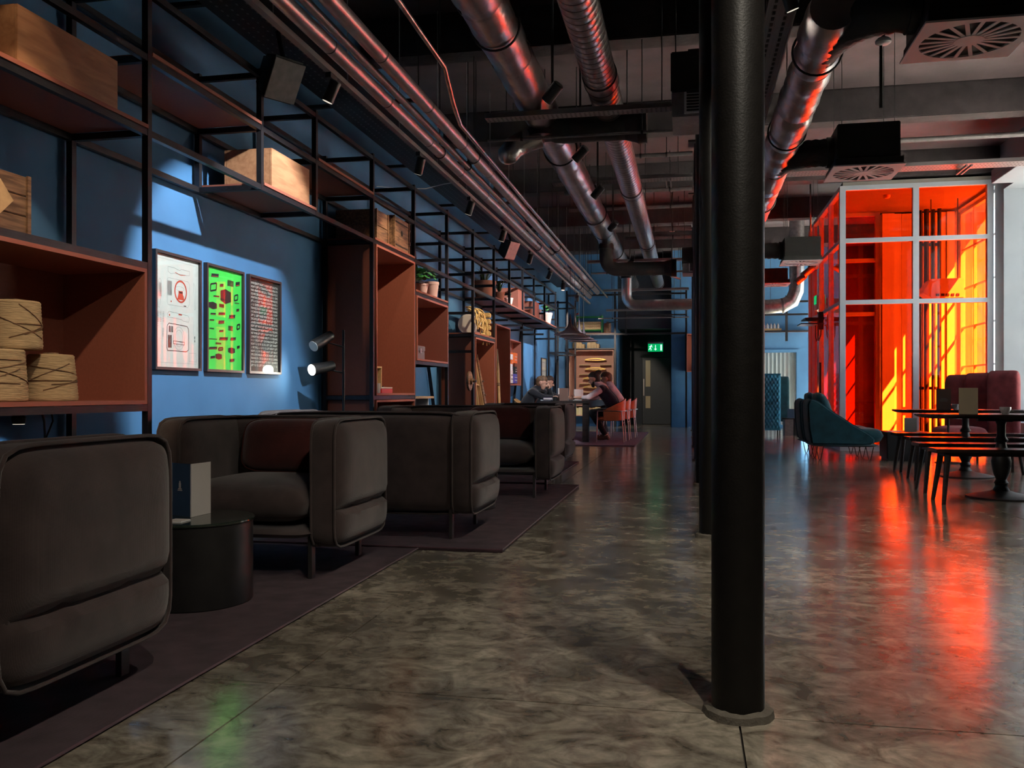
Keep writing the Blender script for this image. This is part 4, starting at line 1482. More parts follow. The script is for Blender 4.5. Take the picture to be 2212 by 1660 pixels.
D.poly(kr, [(.49, .62), (.65, .62), (.64, .655), (.62, .67), (.62, .70), (.52, .70), (.52, .67)])
D.rect(k2, .535, .68, .605, .692, .0004)
D.line(kr, [(.44, .862), (.56, .845), (.68, .855)], .004)
D.rect(kr, .34, .585, .36, .60)
D.rect(kr, .52, .478, .60, .49)
D.rect(kr, .30, .46, .325, .475)
D.line(kr, [(.128, .62), (.128, .74)], .003)
D.ell(k, .55, .72, .10, .02, .0016)
D.done(o, {k: M['greyink'], k2: M['ink'], kr: M['redink']})

o, *a = poster('framed bright green poster of black gadgets', 5.64, 6.17, PZ0, PZ1, M['green'])
D = Draw(*a)
k = 'black_artwork'
rnd = random.Random(4)


def gad(u, v, w, hh, sk=.3, style=0):
    sx = w * sk
    P = [(u, v), (u + w, v + hh * .25), (u + w + sx * .2, v + hh), (u + sx * .2, v + hh * .75)]
    if style == 0:
        D.poly(k, P)
        D.poly('accent_artwork', [(u + w * .1, v + hh * .12), (u + w * .9, v + hh * .32), (u + w * .9, v + hh * .42), (u + w * .1, v + hh * .22)], .0004)
    elif style == 1:
        D.line(k, P, .012, True)
    elif style == 2:
        for i in range(5):
            D.rect(k, u, v + hh * i / 5, u + w, v + hh * (i + .7) / 5)
    else:
        D.poly(k, [(u, v), (u + w * .5, v - hh * .25), (u + w, v), (u + w, v + hh * .8), (u + w * .5, v + hh), (u, v + hh * .8)])


for (u, v, w, hh, st) in ((.12, .90, .20, .045, 0), (.58, .85, .18, .06, 2), (.82, .86, .12, .06, 0), (.10, .76, .16, .09, 1), (.36, .82, .10, .04, 0),
                          (.38, .69, .30, .12, 3), (.78, .71, .10, .07, 1), (.18, .71, .16, .02, 0), (.78, .685, .14, .012, 0), (.06, .60, .22, .06, 3), (.34, .62, .14, .035, 2),
                          (.10, .53, .14, .025, 0), (.32, .54, .18, .035, 0), (.08, .47, .12, .02, 0), (.32, .45, .16, .045, 0), (.08, .39, .12, .015, 2), (.34, .37, .12, .03, 0),
                          (.06, .29, .22, .012, 0), (.34, .29, .24, .04, 0), (.24, .25, .16, .018, 2), (.06, .19, .22, .035, 0), (.32, .19, .12, .03, 1), (.10, .10, .12, .035, 0), (.24, .11, .18, .05, 3),
                          (.62, .52, .18, .05, 0), (.60, .40, .14, .05, 2), (.66, .30, .16, .04, 0), (.60, .18, .20, .05, 3), (.64, .08, .14, .04, 0), (.84, .60, .08, .04, 0), (.86, .42, .08, .06, 1), (.86, .22, .08, .04, 0)):
    gad(u, v, w, hh, .3, st)
D.done(o, {k: M['ink'], 'accent_artwork': M['redink']})

o, x, y, z, w, hh = poster('framed black poster of dense white capital lettering', 6.25, 6.79, PZ0, PZ1, M['blackpaper'])
LINES = ['INVINCIBILITY RIGHT X RIGHT LEFT RIGHT R1', 'RIGHT LEFT X TRIANGLE MAX HEALTH', 'AND ARMOUR CIRCLE L1 TRIANGLE R2 X',
         'SQUARE CIRCLE RIGHT SQUARE L1 L1 L1 GIVE', 'WEAPONS (DRAWS WEAPONS) TRIANGLE R2', 'LEFT L1 X RIGHT TRIANGLE DOWN SQUARE L1',
         'L1 L1 SUPER JUMP LEFT LEFT TRIANGLE', 'TRIANGLE RIGHT RIGHT LEFT RIGHT SQUARE', 'R1 R2 MOON GRAVITY LEFT LEFT L1 R1 L1 RIGHT',
         'LEFT L1 LEFT RAISE WANTED LEVEL R1 R1', 'CIRCLE R2 LEFT RIGHT LEFT RIGHT LEFT RIGHT', 'LOWER WANTED LEVEL R1 R1 CIRCLE R2',
         'RIGHT LEFT RIGHT LEFT RIGHT LEFT FAST RUN', 'TRIANGLE LEFT RIGHT RIGHT L2 L1 SQUARE', 'FAST SWIM LEFT LEFT L1 RIGHT RIGHT R2 LEFT',
         'L2 RIGHT RECHARGE ABILITY X X SQUARE', 'R1 L1 X RIGHT LEFT GIVE PARACHUTE LEFT', 'RIGHT L1 L2 R1 R2 R2 LEFT LEFT RIGHT',
         'L1 SKYFALL L1 L2 R1 R2 LEFT RIGHT LEFT', 'RIGHT L1 L2 R1 R2 LEFT RIGHT LEFT RIGHT', 'EXPLOSIVE MELEE ATTACKS RIGHT LEFT X',
         'TRIANGLE R1 CIRCLE CIRCLE CIRCLE L2 BANG', 'BANG (EXPLOSIVE BULLETS) RIGHT SQUARE X', 'LEFT R1 R2 LEFT RIGHT RIGHT L1 L1 L1']


def text_mesh(body, off=0.0):
    cu = bpy.data.curves.new('lettering', 'FONT')
    cu.body = body
    cu.size = 1.0
    cu.offset = off
    cu.resolution_u = 2
    ob = bpy.data.objects.new('lettering', cu)
    COL.objects.link(ob)
    dg = bpy.context.evaluated_depsgraph_get()
    me = bpy.data.meshes.new_from_object(ob.evaluated_get(dg))
    bpy.data.objects.remove(ob)
    bpy.data.curves.remove(cu)
    vs_ = [tuple(v.co) for v in me.vertices]
    fs_ = [tuple(p.vertices) for p in me.polygons]
    bpy.data.meshes.remove(me)
    return vs_, fs_


tm = MB()
nl = len(LINES)
for i, s_ in enumerate(LINES):
    vs_, fs_ = text_mesh(s_, .028)
    x0, x1 = min(v[0] for v in vs_), max(v[0] for v in vs_)
    y0_, y1_ = min(v[1] for v in vs_), max(v[1] for v in vs_)
    zt = z + hh * (.955 - .915 * i / nl)
    lh = hh * .0235
    tm.add([(x, y + w * .05 + (v[0] - x0) / (x1 - x0) * w * .90, zt - lh + (v[1] - 0) / .73 * lh) for v in vs_], fs_)
tm.build('lettering', M['paper'], o)

# ---- floor lamp with two adjustable heads
t = thing('floor_lamp', 'black floor lamp with two swivelling heads, lower one lit', 'lamp', (-2.98, 7.30, 0))
lx, ly = -2.98, 7.30
MB().lathe([(.13, 0), (.13, .015), (.02, .02), (.012, .03)], (lx, ly, 0), 28).build('base', M['black'], t, smooth=40)
MB().cyl((lx, ly, .02), (lx, ly, 1.50), .012, 12).build('pole', M['black'], t, smooth=40)
for (zz, on, nm2) in ((1.33, False, 'upper'), (1.10, True, 'lower')):
    c = Vector((lx - .10, ly - .24, zz + .06))
    d = Vector((-.30, -.78, -.42)).normalized() if not on else Vector((-.42, -.85, -.18)).normalized()
    MB().cyl((lx, ly, zz + .02), c, .007, 8).build('arm', M['black'], t)
    MB().tube([c - d * .13, c - d * .12, c + d * .10, c + d * .11], [.03, .042, .052, .05], 22).build('lamp_head', M['black'], t, smooth=40)
    MB().cyl(c + d * .105, c + d * .114, .046, 22).build('lens', M['lens_on'] if on else M['lens'], t)
    if on:
        s = spot(c + d * .125, c + d * 2 + Vector((-.6, 0, 0)), 7, 150, .8, (1.0, .93, .80), .04)
        s.parent = t
        s.matrix_parent_inverse = Matrix.Translation(-t.location)

# ---- items inside the boxes
t = thing('wooden_box', 'open pale wooden box frame standing in the tall cabinet', 'frame', (-3.05, 8.0, .942))
for (a, b, c, d) in ((7.80, 7.815, .942, 1.20), (8.13, 8.145, .942, 1.20), (7.815, 8.13, 1.185, 1.20), (7.815, 8.13, .942, .957)):
    ubox('frame_side', -3.10, -2.93, a, b, c, d, M['oak'], t)
ubox('back_sheet', -3.10, -3.095, 7.815, 8.13, .957, 1.185, M['crate'], t)
t = thing('mug', 'white enamel mug in front of the wooden box frame', 'mug', (-2.9, 7.9, .942))
MB().lathe([(.035, 0), (.042, .0), (.042, .095), (.037, .095), (.037, .008), (0, .008)], (-2.90, 7.90, .942), 22).build('cup', M['paper'], t, smooth=40)
MB().tube(arc((-2.90, 7.942, .99), .028, -PI / 2, PI / 2, 10, 'YZ'), .006, 8).build('handle', M['paper'], t, smooth=50)
t = thing('ring_stand', 'pair of pale rope rings standing by the enamel mug', 'ornament', (-2.92, 7.85, 1.02))
for zz in (1.075, 1.15):
    MB().tube(arc((-2.93, 7.84, zz), .036, 0, 2 * PI, 24, 'YZ')[:-1], .007, 8, closed=True).build('ring', M['oak'], t, smooth=50)
MB().cyl((-2.93, 7.84, .942), (-2.93, 7.84, 1.04), .008, 8).build('stem', M['oak'], t)
t = thing('tin_box', 'low red tin with pale lid in the tall cabinet', 'tin', (-2.92, 8.15, .942))
MB().box(-3.0, -2.88, 8.0, 8.32, .942, .985).build('body', M['redtin'], t, bevel=.004)
MB().box(-3.0, -2.88, 8.0, 8.32, .987, 1.0).build('lid', M['paper'], t, bevel=.003)
MB().cyl((-2.94, 8.2, 1.0), (-2.94, 8.2, 1.012), .010, 10).build('knob', M['black'], t)
t = thing('metal_box', 'small grey metal box in the open box shelf', 'box', (-2.95, 9.3, 1.31))
MB().box(-3.05, -2.88, 9.06, 9.40, 1.31, 1.40).build('body', M['tray'], t, bevel=.004)
MB().box(-3.055, -2.875, 9.055, 9.405, 1.402, 1.46).build('lid', M['tray'], t, bevel=.006)
MB().box(-2.875, -2.868, 9.2, 9.25, 1.38, 1.43).build('clasp', M['chrome'], t)
t = thing('bracket_ornament', 'stack of thin white discs on the open box shelf', 'ornament', (-3.1, 9.05, 1.46))
MB().cyl((-2.98, 9.10, 1.46), (-2.98, 9.10, 1.74), .008, 8).build('stem', M['white'], t)
for zz in (1.52, 1.66, 1.70, 1.74):
    MB().lathe([(0, 0), (.05, 0), (.05, .012), (0, .012)], (-2.98, 9.10, zz), 18).build('disc', M['white'], t, smooth=40)
t = thing('wall_shelf', 'small wooden shelf on the blue wall under the open box', 'shelf', (-3.1, 9.6, .9))
ubox('board', -3.34, -2.95, 9.02, 10.0, .88, .905, M['oak'], t)
ubox('bracket', -3.345, -2.98, 9.86, 9.88, .60, .88, M['white'], t)
t = thing('mug', 'green enamel mug below the small wall shelf', 'mug', (-3.0, 9.3, .6))
MB().lathe([(.05, 0), (.06, .0), (.06, .14), (.054, .14), (.054, .01), (0, .01)], (-3.0, 9.35, .62), 22).build('cup', M['greenmug'], t, smooth=40)
MB().tube(arc((-3.0, 9.41, .69), .04, -PI / 2, PI / 2, 10, 'YZ'), .008, 8).build('handle', M['greenmug'], t, smooth=50)
t = thing('wall_shelf', 'lower ledge carrying the green mug', 'shelf', (-3.1, 9.6, .6))
ubox('board', -3.34, -2.9, 9.02, 10.0, .60, .62, M['rack'], t)
ubox('bracket', -3.345, -3.0, 9.5, 9.52, .45, .60, M['rack'], t)
struct(MB().box(-3.349, -3.335, 9.1, 9.75, .92, 1.28).build('trim_9', M['navy']), 'dark blue recessed panel in the wall')


# ---- plants
def pot(label, x, y, z, r0, r1, hh, mat, leafmat=None, n=0, spread=.1, tall=.12, kind='round', grp='potted plants on the rack', seed=0):
    o = thing('potted_plant' if n else 'plant_pot', label, 'plant' if n else 'pot', (x, y, z), grp)
    MB().lathe([(0, 0), (r0, 0), (r1, hh * .82), (r1 * 1.06, hh * .82), (r1 * 1.06, hh), (r1 * .94, hh), (r1 * .9, hh * .9), (0, hh * .9)], (x, y, z), 24).build('pot', mat, o, smooth=35)
    MB().lathe([(0, 0), (r1 * .9, 0), (0, .006)], (x, y, z + hh * .905), 18).build('soil', M['soil'], o)
    rnd = random.Random(seed)
    for i in range(n):
        a = rnd.uniform(0, 2 * PI)
        s_ = rnd.uniform(.3, 1)
        tip = Vector((x + spread * s_ * math.cos(a), y + spread * s_ * math.sin(a), z + hh + tall * rnd.uniform(.3, 1)))
        base = Vector((x, y, z + hh * .9))
        if kind == 'round':
            nn = Vector((math.cos(a) * .5, math.sin(a) * .5, rnd.uniform(.2, 1))).normalized()
            e1 = nn.cross(Vector((0, 0, 1)))
            e1 = e1.normalized() if e1.length > .01 else Vector((1, 0, 0))
            e2 = nn.cross(e1)
            R = rnd.uniform(.025, .042)
            vs_ = [tip + nn * .006] + [tip + (e1 * math.cos(2 * PI * q / 10) + e2 * math.sin(2 * PI * q / 10)) * R * (1 + .06 * math.sin(3 * q)) for q in range(10)]
            vs_ += [tip + nn * .001]
            fs_ = [(0, 1 + q, 1 + (q + 1) % 10) for q in range(10)] + [(11, 1 + (q + 1) % 10, 1 + q) for q in range(10)]
            MB().add(vs_, fs_).build('leaf', leafmat, o, smooth=60)
        else:
            mid = base.lerp(tip, .55) + Vector((0, 0, tall * .25))
            side = Vector((-math.sin(a), math.cos(a), 0)) * .008
            u = Vector((0, 0, .002))
            vs_ = [base - side * .6, base + side * .6, mid + side, mid - side, tip]
            vs_ += [v + u for v in vs_]
            MB().add(vs_, [(0, 1, 2, 3), (3, 2, 4), (6, 5, 8, 7), (7, 8, 9), (0, 5, 6, 1), (1, 6, 7, 2), (2, 7, 9, 4), (4, 9, 8, 3), (3, 8, 5, 0)]).build('leaf', leafmat, o, smooth=60)
    return o


PZ = 2.041
pot('pink pot with round glossy leaves spilling over', -2.95, 9.50, PZ, .055, .075, .13, M['pinkpot'], M['leaf'], 46, .17, .16, seed=1)
pot('empty taller pink pot beside the round-leaved plant', -2.93, 9.84, PZ, .06, .08, .19, M['pinkpot'])
pot('wide terracotta pot with spiky plant above the rope heap', -3.05, 13.05, 2.38, .13, .17, .26, M['terra'], M['leafd'], 26, .20, .22, 'spike', seed=2)
pot('small terracotta pot with trailing greenery', -2.95, 13.65, 2.38, .06, .085, .16, M['terra'], M['leafd'], 34, .16, .20, 'spike', seed=3)
pot('smallest pink pot with a tuft on the long shelf', -2.92, 14.25, 2.38, .05, .07, .13, M['pinkpot'], M['leafd'], 14, .08, .08, 'spike', seed=4)
pot('pink pot with green plant at the far end of the long shelf', -2.95, 18.3, 2.38, .09, .13, .24, M['pinkpot'], M['leaf'], 24, .13, .16, seed=5)
pot('white jar before the last plant on the long shelf', -3.0, 17.7, 2.38, .05, .05, .26, M['white'])

# ---- rope heap over a drum, on the shelf beyond the pots
t = thing('metal_drum', 'pale metal drum lying under the yellow rope', 'drum', (-3.05, 11.9, 1.759))
MB().lathe([(0, 0), (.13, 0), (.14, .01), (.14, .09), (.145, .10), (.14, .11), (.14, .26), (.145, .27), (.14, .28), (.14, .37), (.13, .38), (0, .38)], (-3.04, 11.95, 1.905), 28, axis='Y').build('shell', M['paper'], t, smooth=35)
for k in range(6):
    MB().cyl((-2.91 + .0, 12.0 + .05 * k, 1.95), (-2.905, 12.0 + .05 * k, 1.80), .008, 6).build('rib', M['black'], t)
t = thing('camera_case', 'grey hard case behind the rope heap', 'case', (-3.1, 12.4, 1.759))
MB().box(-3.22, -2.98, 12.36, 12.66, 1.759, 2.12).build('shell', M['tray'], t, bevel=.015)
MB().box(-3.16, -3.04, 12.44, 12.58, 2.12, 2.14).build('handle', M['black'], t, bevel=.005)
rnd = random.Random(21)
t = thing('rope_heap', 'heap of yellow rope looped over the drum and shelf edge', 'rope', (-2.95, 11.9, 1.76))
for q in range(8):
    y0 = 11.58 + q * .115
    pts = []
    amp = rnd.uniform(.15, .30)
    bot = rnd.uniform(1.79, 1.95) if q < 6 else rnd.uniform(1.62, 1.70)
    top = rnd.uniform(2.05, 2.16)
    for i in range(22):
        a = PI * i / 21
        pts.append((-2.885 + .03 * math.sin(a * 2 + q) - .10 * math.sin(a) ** 6, y0 + amp * .5 * (1 - math.cos(a)) + rnd.uniform(-.006, .006), bot + (top - bot) * math.sin(a) ** .7))
    MB().tube(pts, .0105, 8).build('rope_loop', M['rope'], t, smooth=60)
for q in range(3):
    zc = rnd.uniform(1.85, 2.02)
    yc = rnd.uniform(11.65, 12.3)
    R = rnd.uniform(.07, .13)
    MB().tube([(-2.865 + .02 * math.sin(3 * i / 24 * 2 * PI), yc + R * math.cos(2 * PI * i / 24), max(1.775, zc + R * 1.1 * math.sin(2 * PI * i / 24))) for i in range(24)], .0105, 8, closed=True).build('rope_coil', M['rope'], t, smooth=60)
t = thing('lantern', 'small yellow barred lantern at the end of the rope shelf', 'lantern', (-2.95, 12.75, 1.76))
for k in range(4):
    MB().box(-3.0, -2.87, 12.60, 12.72, 1.78 + k * .09, 1.85 + k * .09).build('glass_tier', M['rope'], t, bevel=.01)
MB().box(-3.01, -2.86, 12.59, 12.73, 1.759, 1.78).build('base', M['black'], t)

# ---- ladder, wheel and pole
t = thing('wooden_ladder', 'old pale wooden ladder leaning in the rust cabinet', 'ladder', (-2.9, 12.2, .1))
p = [((-2.80, 11.98, .0), (-3.02, 12.06, 1.52)), ((-2.80, 12.42, .0), (-3.02, 12.20, 1.50))]
for a, b in p:
    MB().bar(a, b, .022, .05, up=(1, 0, 0)).build('stile', M['oak'], t, bevel=.004)
for k in range(5):
    u = .1 + k * .2
    q = [tuple(a[i] + (b[i] - a[i]) * u for i in range(3)) for a, b in p]
    MB().cyl(q[0], q[1], .014, 10).build('rung', M['oak'], t, smooth=40)
for (yy, lb) in ((11.70, 'weathered plank leaning left of the ladder'), (12.50, 'weathered plank leaning right of the ladder')):
    o = thing('leaning_plank', lb, 'plank', (-2.9, yy, 0), 'weathered planks')
    vs_ = []
    P0, P1 = Vector((-2.79, yy + .02, .0)), Vector((-3.04, yy - .04, 1.50))
    m = MB()
    pts = [(0, .05), (.3, .055), (.7, .05), (.8, .045), (.88, .02), (1.0, .016)]
    for u, w_ in pts:
        c = P0.lerp(P1, u)
        vs_ += [c + Vector((0, -w_, 0)), c + Vector((0, w_, 0)), c + Vector((.02, w_, 0)), c + Vector((.02, -w_, 0))]
    fs_ = [(0, 1, 2, 3), (20, 23, 22, 21)]
    for i in range(5):
        for j in range(4):
            fs_.append((i * 4 + j, i * 4 + (j + 1) % 4, i * 4 + 4 + (j + 1) % 4, i * 4 + 4 + j))
    m.add(vs_, fs_).build('plank_body', M['crate'], o)
    for k in range(4):
        c = P0.lerp(P1, .35 + k * .13)
        MB().cyl(c + Vector((.02, 0, 0)), c + Vector((.05, 0, .0)), .012, 8).build('peg', M['chrome'], o)
t = thing('cable_reel', 'round wooden disc with a hub hung on the rack', 'reel', (-2.85, 11.2, 1.1))
MB().lathe([(0, 0), (.125, 0), (.13, .006), (.13, .024), (.125, .03), (.05, .03), (.045, .06), (.02, .06), (.02, .09), (0, .09)], (-2.86, 11.30, 1.10), 32, axis='X').build('disc', M['crate'], t, smooth=35)
MB().lathe([(0, 0), (.018, 0), (.018, .02), (0, .02)], (-2.77, 11.30, 1.10), 14, axis='X').build('hub_cap', M['chrome'], t, smooth=40)
t = thing('leaning_pole', 'bare pale pole leaning in the narrow cabinet', 'pole', (-2.85, 13.3, 0))
MB().tube([(-2.80, 13.12, .0), (-2.83, 13.15, .5), (-2.86, 13.19, 1.0), (-2.90, 13.30, 1.35), (-2.93, 13.36, 1.62)], [.022, .024, .022, .026, .02], 10).build('pole_body', M['oak'], t, smooth=60)
MB().cyl((-2.868, 13.20, 1.05), (-2.872, 13.21, 1.09), .030, 10).build('knot', M['crate'], t, smooth=40)
# ---- packages in the wall display box
items = [('orangeb', 14.55, 14.75, 1.50, .20, 'orange package in the wall display box', .16), ('white', 14.30, 14.42, 1.56, .10, 'small white package high in the wall display box', .0),
         ('white', 14.28, 14.40, 1.36, .12, 'white patterned package in the middle of the display box', 0), ('paper', 14.26, 14.42, 1.12, .24, 'tall pale package at the bottom of the display box', 0),
         ('ink', 14.60, 14.74, 1.30, .14, 'black package on top of the violet box', 0), ('violet', 14.54, 14.76, 1.12, .18, 'violet box at the bottom of the display box', 0), ('orangeb', 14.33, 14.44, 1.47, .09, 'tiny orange package in the display box', 0)]
for (mt, a, b, z0, hh, lb, sk) in items:
    a, b = (a - 14.25) * 1.25 + 15.95, (b - 14.25) * 1.25 + 15.95
    o = thing('package', lb, 'package', (-3.28, (a + b) / 2, z0), 'packages in the wall display box')
    m = MB()
    m.prism([(a, z0), (b, z0), (b + sk * hh, z0 + hh), (a + sk * hh, z0 + hh)], 'X', -3.332, -3.23)
    m.build('carton', M[mt], o, bevel=.004)
    for q in range(2):
        ubox('print_band', -3.2295, -3.228, a + .02, b - .02, z0 + hh * (.3 + .3 * q), z0 + hh * (.36 + .3 * q), M['paper'] if mt != 'paper' else M['ink'], o)
# framed picture far on the left wall
o, *a = poster('small pale framed picture far along the blue wall', 20.0, 20.7, 1.15, 1.75, M['paper'])
D = Draw(*a)
D.line('fine_linework', [(.15, .15), (.85, .15), (.85, .85), (.15, .85)], .006, True)
D.line('fine_linework', [(.2, .3), (.4, .6), (.55, .45), (.8, .75)], .008)
D.done(o, {'fine_linework': M['greyink']})
# ================================================================ upholstered seating
def pillow(W, H, T, n=22, p=7.0, edge=6.0, seam=None, crown=0.0):
    """rounded rectangular cushion: a along X (W), b along Z (H), thickness along Y (T); returns verts, faces"""
    vs_, fs_ = [], []
    idx = {}

    def pos(i, j):
        a, b = -1 + 2 * i / n, -1 + 2 * j / n
        # concentrate rows near the rim
        a = math.copysign(abs(a) ** .7, a)
        b = math.copysign(abs(b) ** .7, b)
        r = max(abs(a), abs(b))
        if r < 1e-6:
            return 0, 0, 0, 0
        da, db = a / r, b / r
        s = 1 / (abs(da) ** p + abs(db) ** p) ** (1 / p)
        return r * s * da, r * s * db, r, b
    for side in (1, -1):
        for i in range(n + 1):
            for j in range(n + 1):
                x, z, r, b = pos(i, j)
                rim = i in (0, n) or j in (0, n)
                th = 0 if rim else (1 - r ** edge) ** .5 * (1 + crown * (1 - x * x) * (1 - z * z))
                if seam is not None and not rim:
                    th *= 1 - .5 * math.exp(-((z - seam) / .06) ** 2)
                if rim and side == -1:
                    idx[(side, i, j)] = idx[(1, i, j)]
                    continue
                idx[(side, i, j)] = len(vs_)
                vs_.append((x * W / 2, side * th * T / 2, z * H / 2))
    for side in (1, -1):
        for i in range(n):
            for j in range(n):
                q = (idx[(side, i, j)], idx[(side, i + 1, j)], idx[(side, i + 1, j + 1)], idx[(side, i, j + 1)])
                fs_.append(q if side == -1 else q[::-1])
    return vs_, fs_


def outline(W, H, p=7.0, n=64):
    out = []
    for k in range(n):
        a = 2 * PI * k / n
        c, s = math.cos(a), math.sin(a)
        q = 1 / (abs(c) ** p + abs(s) ** p) ** (1 / p)
        out.append((q * c * W / 2, q * s * H / 2))
    return out


def band(W, H, e0, e1, f, p=9, n=64):
    vs_, fs_ = [], []
    for u, k in ((0, .985), (.12, 1.0), (.5, 1.012), (.88, 1.0), (1, .985)):
        e = e0 + (e1 - e0) * u
        vs_ += [f((a * k, b * k), e) for a, b in outline(W, H, p, n)]
    for q in range(4):
        for i in range(n):
            l = (i + 1) % n
            fs_.append((q * n + i, q * n + l, (q + 1) * n + l, (q + 1) * n + i))
    return vs_, fs_


def lounge(w, label, cat, name, loc, rz, group):
    """padded lounge seat facing local -Y; origin on the floor"""
    t = thing(name, label, cat, (0, 0, 0), group)
    z0, z1 = .155, .80
    H = z1 - z0
    zc = (z0 + z1) / 2
    L, yc = .75, .015
    for s in (-1, 1):
        xo = s * (w / 2 - .095)
        vs_, fs_ = pillow(L, H, .20, p=9, edge=9, seam=-.38, crown=.12)
        a = MB().add([(xo + s * v[1], yc + v[0], zc + v[2]) for v in vs_], fs_).add(*band(L, H, -.068, .060, lambda q, e: (xo + s * e, yc + q[0], zc + q[1]))).build('arm', M['sofa'], t, smooth=50)
        for e in (.058, -.066):
            MB().tube([(xo + s * e, yc + q[0] * 1.004, zc + q[1] * 1.004) for q in outline(L, H, 9)], .0065, 8, closed=True).build('piping', M['piping'], a, smooth=70)
        MB().tube([(xo + s * (0.052 * (1 - abs(i / 10 - 1) ** 9) ** .5 + .001), yc + (i / 10 - 1) * L / 2 * .985, zc - .38 * H / 2) for i in range(21)], .0022, 5).build('seam', M['piping'], a)
    wb_ = w - .10
    vs_, fs_ = pillow(wb_, H, .20, p=9, edge=9, crown=.06)
    b = MB().add([(v[0], .285 + v[1], zc + v[2]) for v in vs_], fs_).add(*band(wb_, H, -.062, .062, lambda q, e: (q[0], .285 + e, zc + q[1]))).build('backrest', M['sofa'], t, smooth=50)
    for e in (.06, -.06):
        MB().tube([(q[0] * 1.003, .285 + e, zc + q[1] * 1.003) for q in outline(wb_, H, 9)], .006, 8, closed=True).build('piping', M['piping'], b, smooth=70)
    MB().box(wb_ / 2 - .16, wb_ / 2 - .11, .375, .389, z0 + .08, z0 + .092).build('label_tab', M['piping'], b)
    vs_, fs_ = pillow(w - .33, .70, .21, p=9, edge=5, crown=.1)
    MB().add([(v[0], -.10 + v[2], .385 + v[1]) for v in vs_], fs_).build('seat_cushion', M['sofa'], t, smooth=70)
    vs_, fs_ = pillow(w - .30, .72, .075, p=9, edge=4)
    MB().add([(v[0], -.08 + v[2], .235 + v[1]) for v in vs_], fs_).build('seat_base', M['sofa'], t, smooth=70)
    for sx in (-1, 1):
        for y in (-.31, .33):
            MB().box(sx * (w / 2 - .18) - .011, sx * (w / 2 - .18) + .011, y - .024, y + .024, 0.0, .23).build('leg', M['legsteel'], t, bevel=.003)
    t.location = loc
    t.rotation_euler = (0, 0, rz)
    return t


RUGH, RUG2 = .0105, .0195
lounge(1.05, 'dark armchair nearest the camera, seen from its outer arm', 'armchair', 'lounge_armchair', (-2.19, 2.30, RUGH), PI, 'padded dark armchairs')
lounge(1.05, 'dark armchair facing the drum table below the framed posters', 'armchair', 'lounge_armchair', (-2.215, 4.47, RUGH), 0, 'padded dark armchairs')
lounge(1.53, 'dark two-seat sofa seen squarely from behind', 'sofa', 'lounge_sofa', (-2.065, 5.74, RUG2), PI, 'padded dark sofas')
lounge(1.66, 'dark two-seat sofa facing the camera, before the communal table', 'sofa', 'lounge_sofa', (-1.985, 7.95, RUG2), 0, 'padded dark sofas')
lounge(1.05, 'farthest dark armchair, just showing behind the sofas', 'armchair', 'lounge_armchair', (-1.915, 10.6, RUGH), 0, 'padded dark armchairs')


def cushion(label, x, y, z, W, H, T, tilt):
    vs_, fs_ = pillow(W, H, T, n=16, p=5, edge=2.6)
    o = MB().add(vs_, fs_).build('throw_cushion', M['maroon'], smooth=70)
    o.location = (x, y, z)
    o.rotation_euler = (tilt, 0, 0)
    tag(o, label, 'cushion', 'maroon throw cushions')
    MB().tube([(q[0] * 1.0, 0, q[1] * 1.0) for q in outline(W, H, 5)], .006, 6, closed=True).build('piped_edge', M['maroon'], o)


cushion('maroon lumbar cushion in the armchair by the drum table', -2.19, 4.575, .655, .56, .30, .13, -.22)
cushion('maroon lumbar cushion on the far side of the camera-facing sofa', -1.75, 8.06, .665, .60, .32, .13, -.22)


def drum_table(label, x, y, z0, hh=.375, r=.26):
    t = thing('drum_table', label, 'side table', (x, y, z0), 'black drum side tables')
    MB().lathe([(r - .012, 0), (r - .008, .004), (r - .008, hh - .016), (0, hh - .016)], (x, y, z0), 48).build('drum', M['black'], t, smooth=40)
    MB().lathe([(0, 0), (r - .003, 0), (r, .004), (r, .010), (r - .004, .014), (0, .014)], (x, y, z0 + hh - .014), 48).build('table_top', M['green_reflect_top'], t, smooth=30)


drum_table('black drum table with a glossy top coloured with a green reflection between the armchairs', -2.19, 3.62, RUGH)
drum_table('black drum table between the two sofas', -1.78, 6.9, RUG2)


def menu_card(label, x, y, z, rz, w=.15, hh=.24, m1='navycard', m2='paper', logo=True, name='menu_card', ang=.55, grp='standing menu cards'):
    t = thing(name, label, 'menu', (0, 0, 0), grp)
    c, s = math.cos(ang / 2), math.sin(ang / 2)
    for k, sg in enumerate((1, -1)):
        p0 = Vector((0, 0, 0))
        p1 = Vector((-w * c, sg * w * s, 0))
        nrm = Vector((-s * sg, -c, 0)) * .0012 if sg > 0 else Vector((-s, c, 0)) * .0012
        q = [p0, p1, p1 + Vector((0, 0, hh)), p0 + Vector((0, 0, hh))]
        vs_ = [v for v in q] + [v + Vector((0, sg * -.0015, 0)) for v in q]
        MB().add(vs_, [(0, 1, 2, 3), (7, 6, 5, 4), (0, 4, 5, 1), (1, 5, 6, 2), (2, 6, 7, 3), (3, 7, 4, 0)]).build('card_leaf', M[m1] if k else M[m2], t)
    if logo:
        e = Vector((0, -.0026, 0))
        p1 = Vector((-w * c, -w * s, 0))
        a = p1 * .5
        d = p1.normalized()
        L_ = MB()
        for (u0, u1, v0, v1) in ((-.018, .018, .115, .119), (-.008, .008, .128, .150), (-.005, .005, .150, .160), (-.014, .014, .121, .127)):
            q = [a + d * u0 + Vector((0, 0, hh * 0 + v0)) + e, a + d * u1 + Vector((0, 0, v0)) + e, a + d * u1 + Vector((0, 0, v1)) + e, a + d * u0 + Vector((0, 0, v1)) + e]
            L_.add(q, [(0, 1, 2, 3)])
        L_.build('printed_emblem', M['paper'], t)
    t.location = (x, y, z)
    t.rotation_euler = (0, 0, rz)
    return t


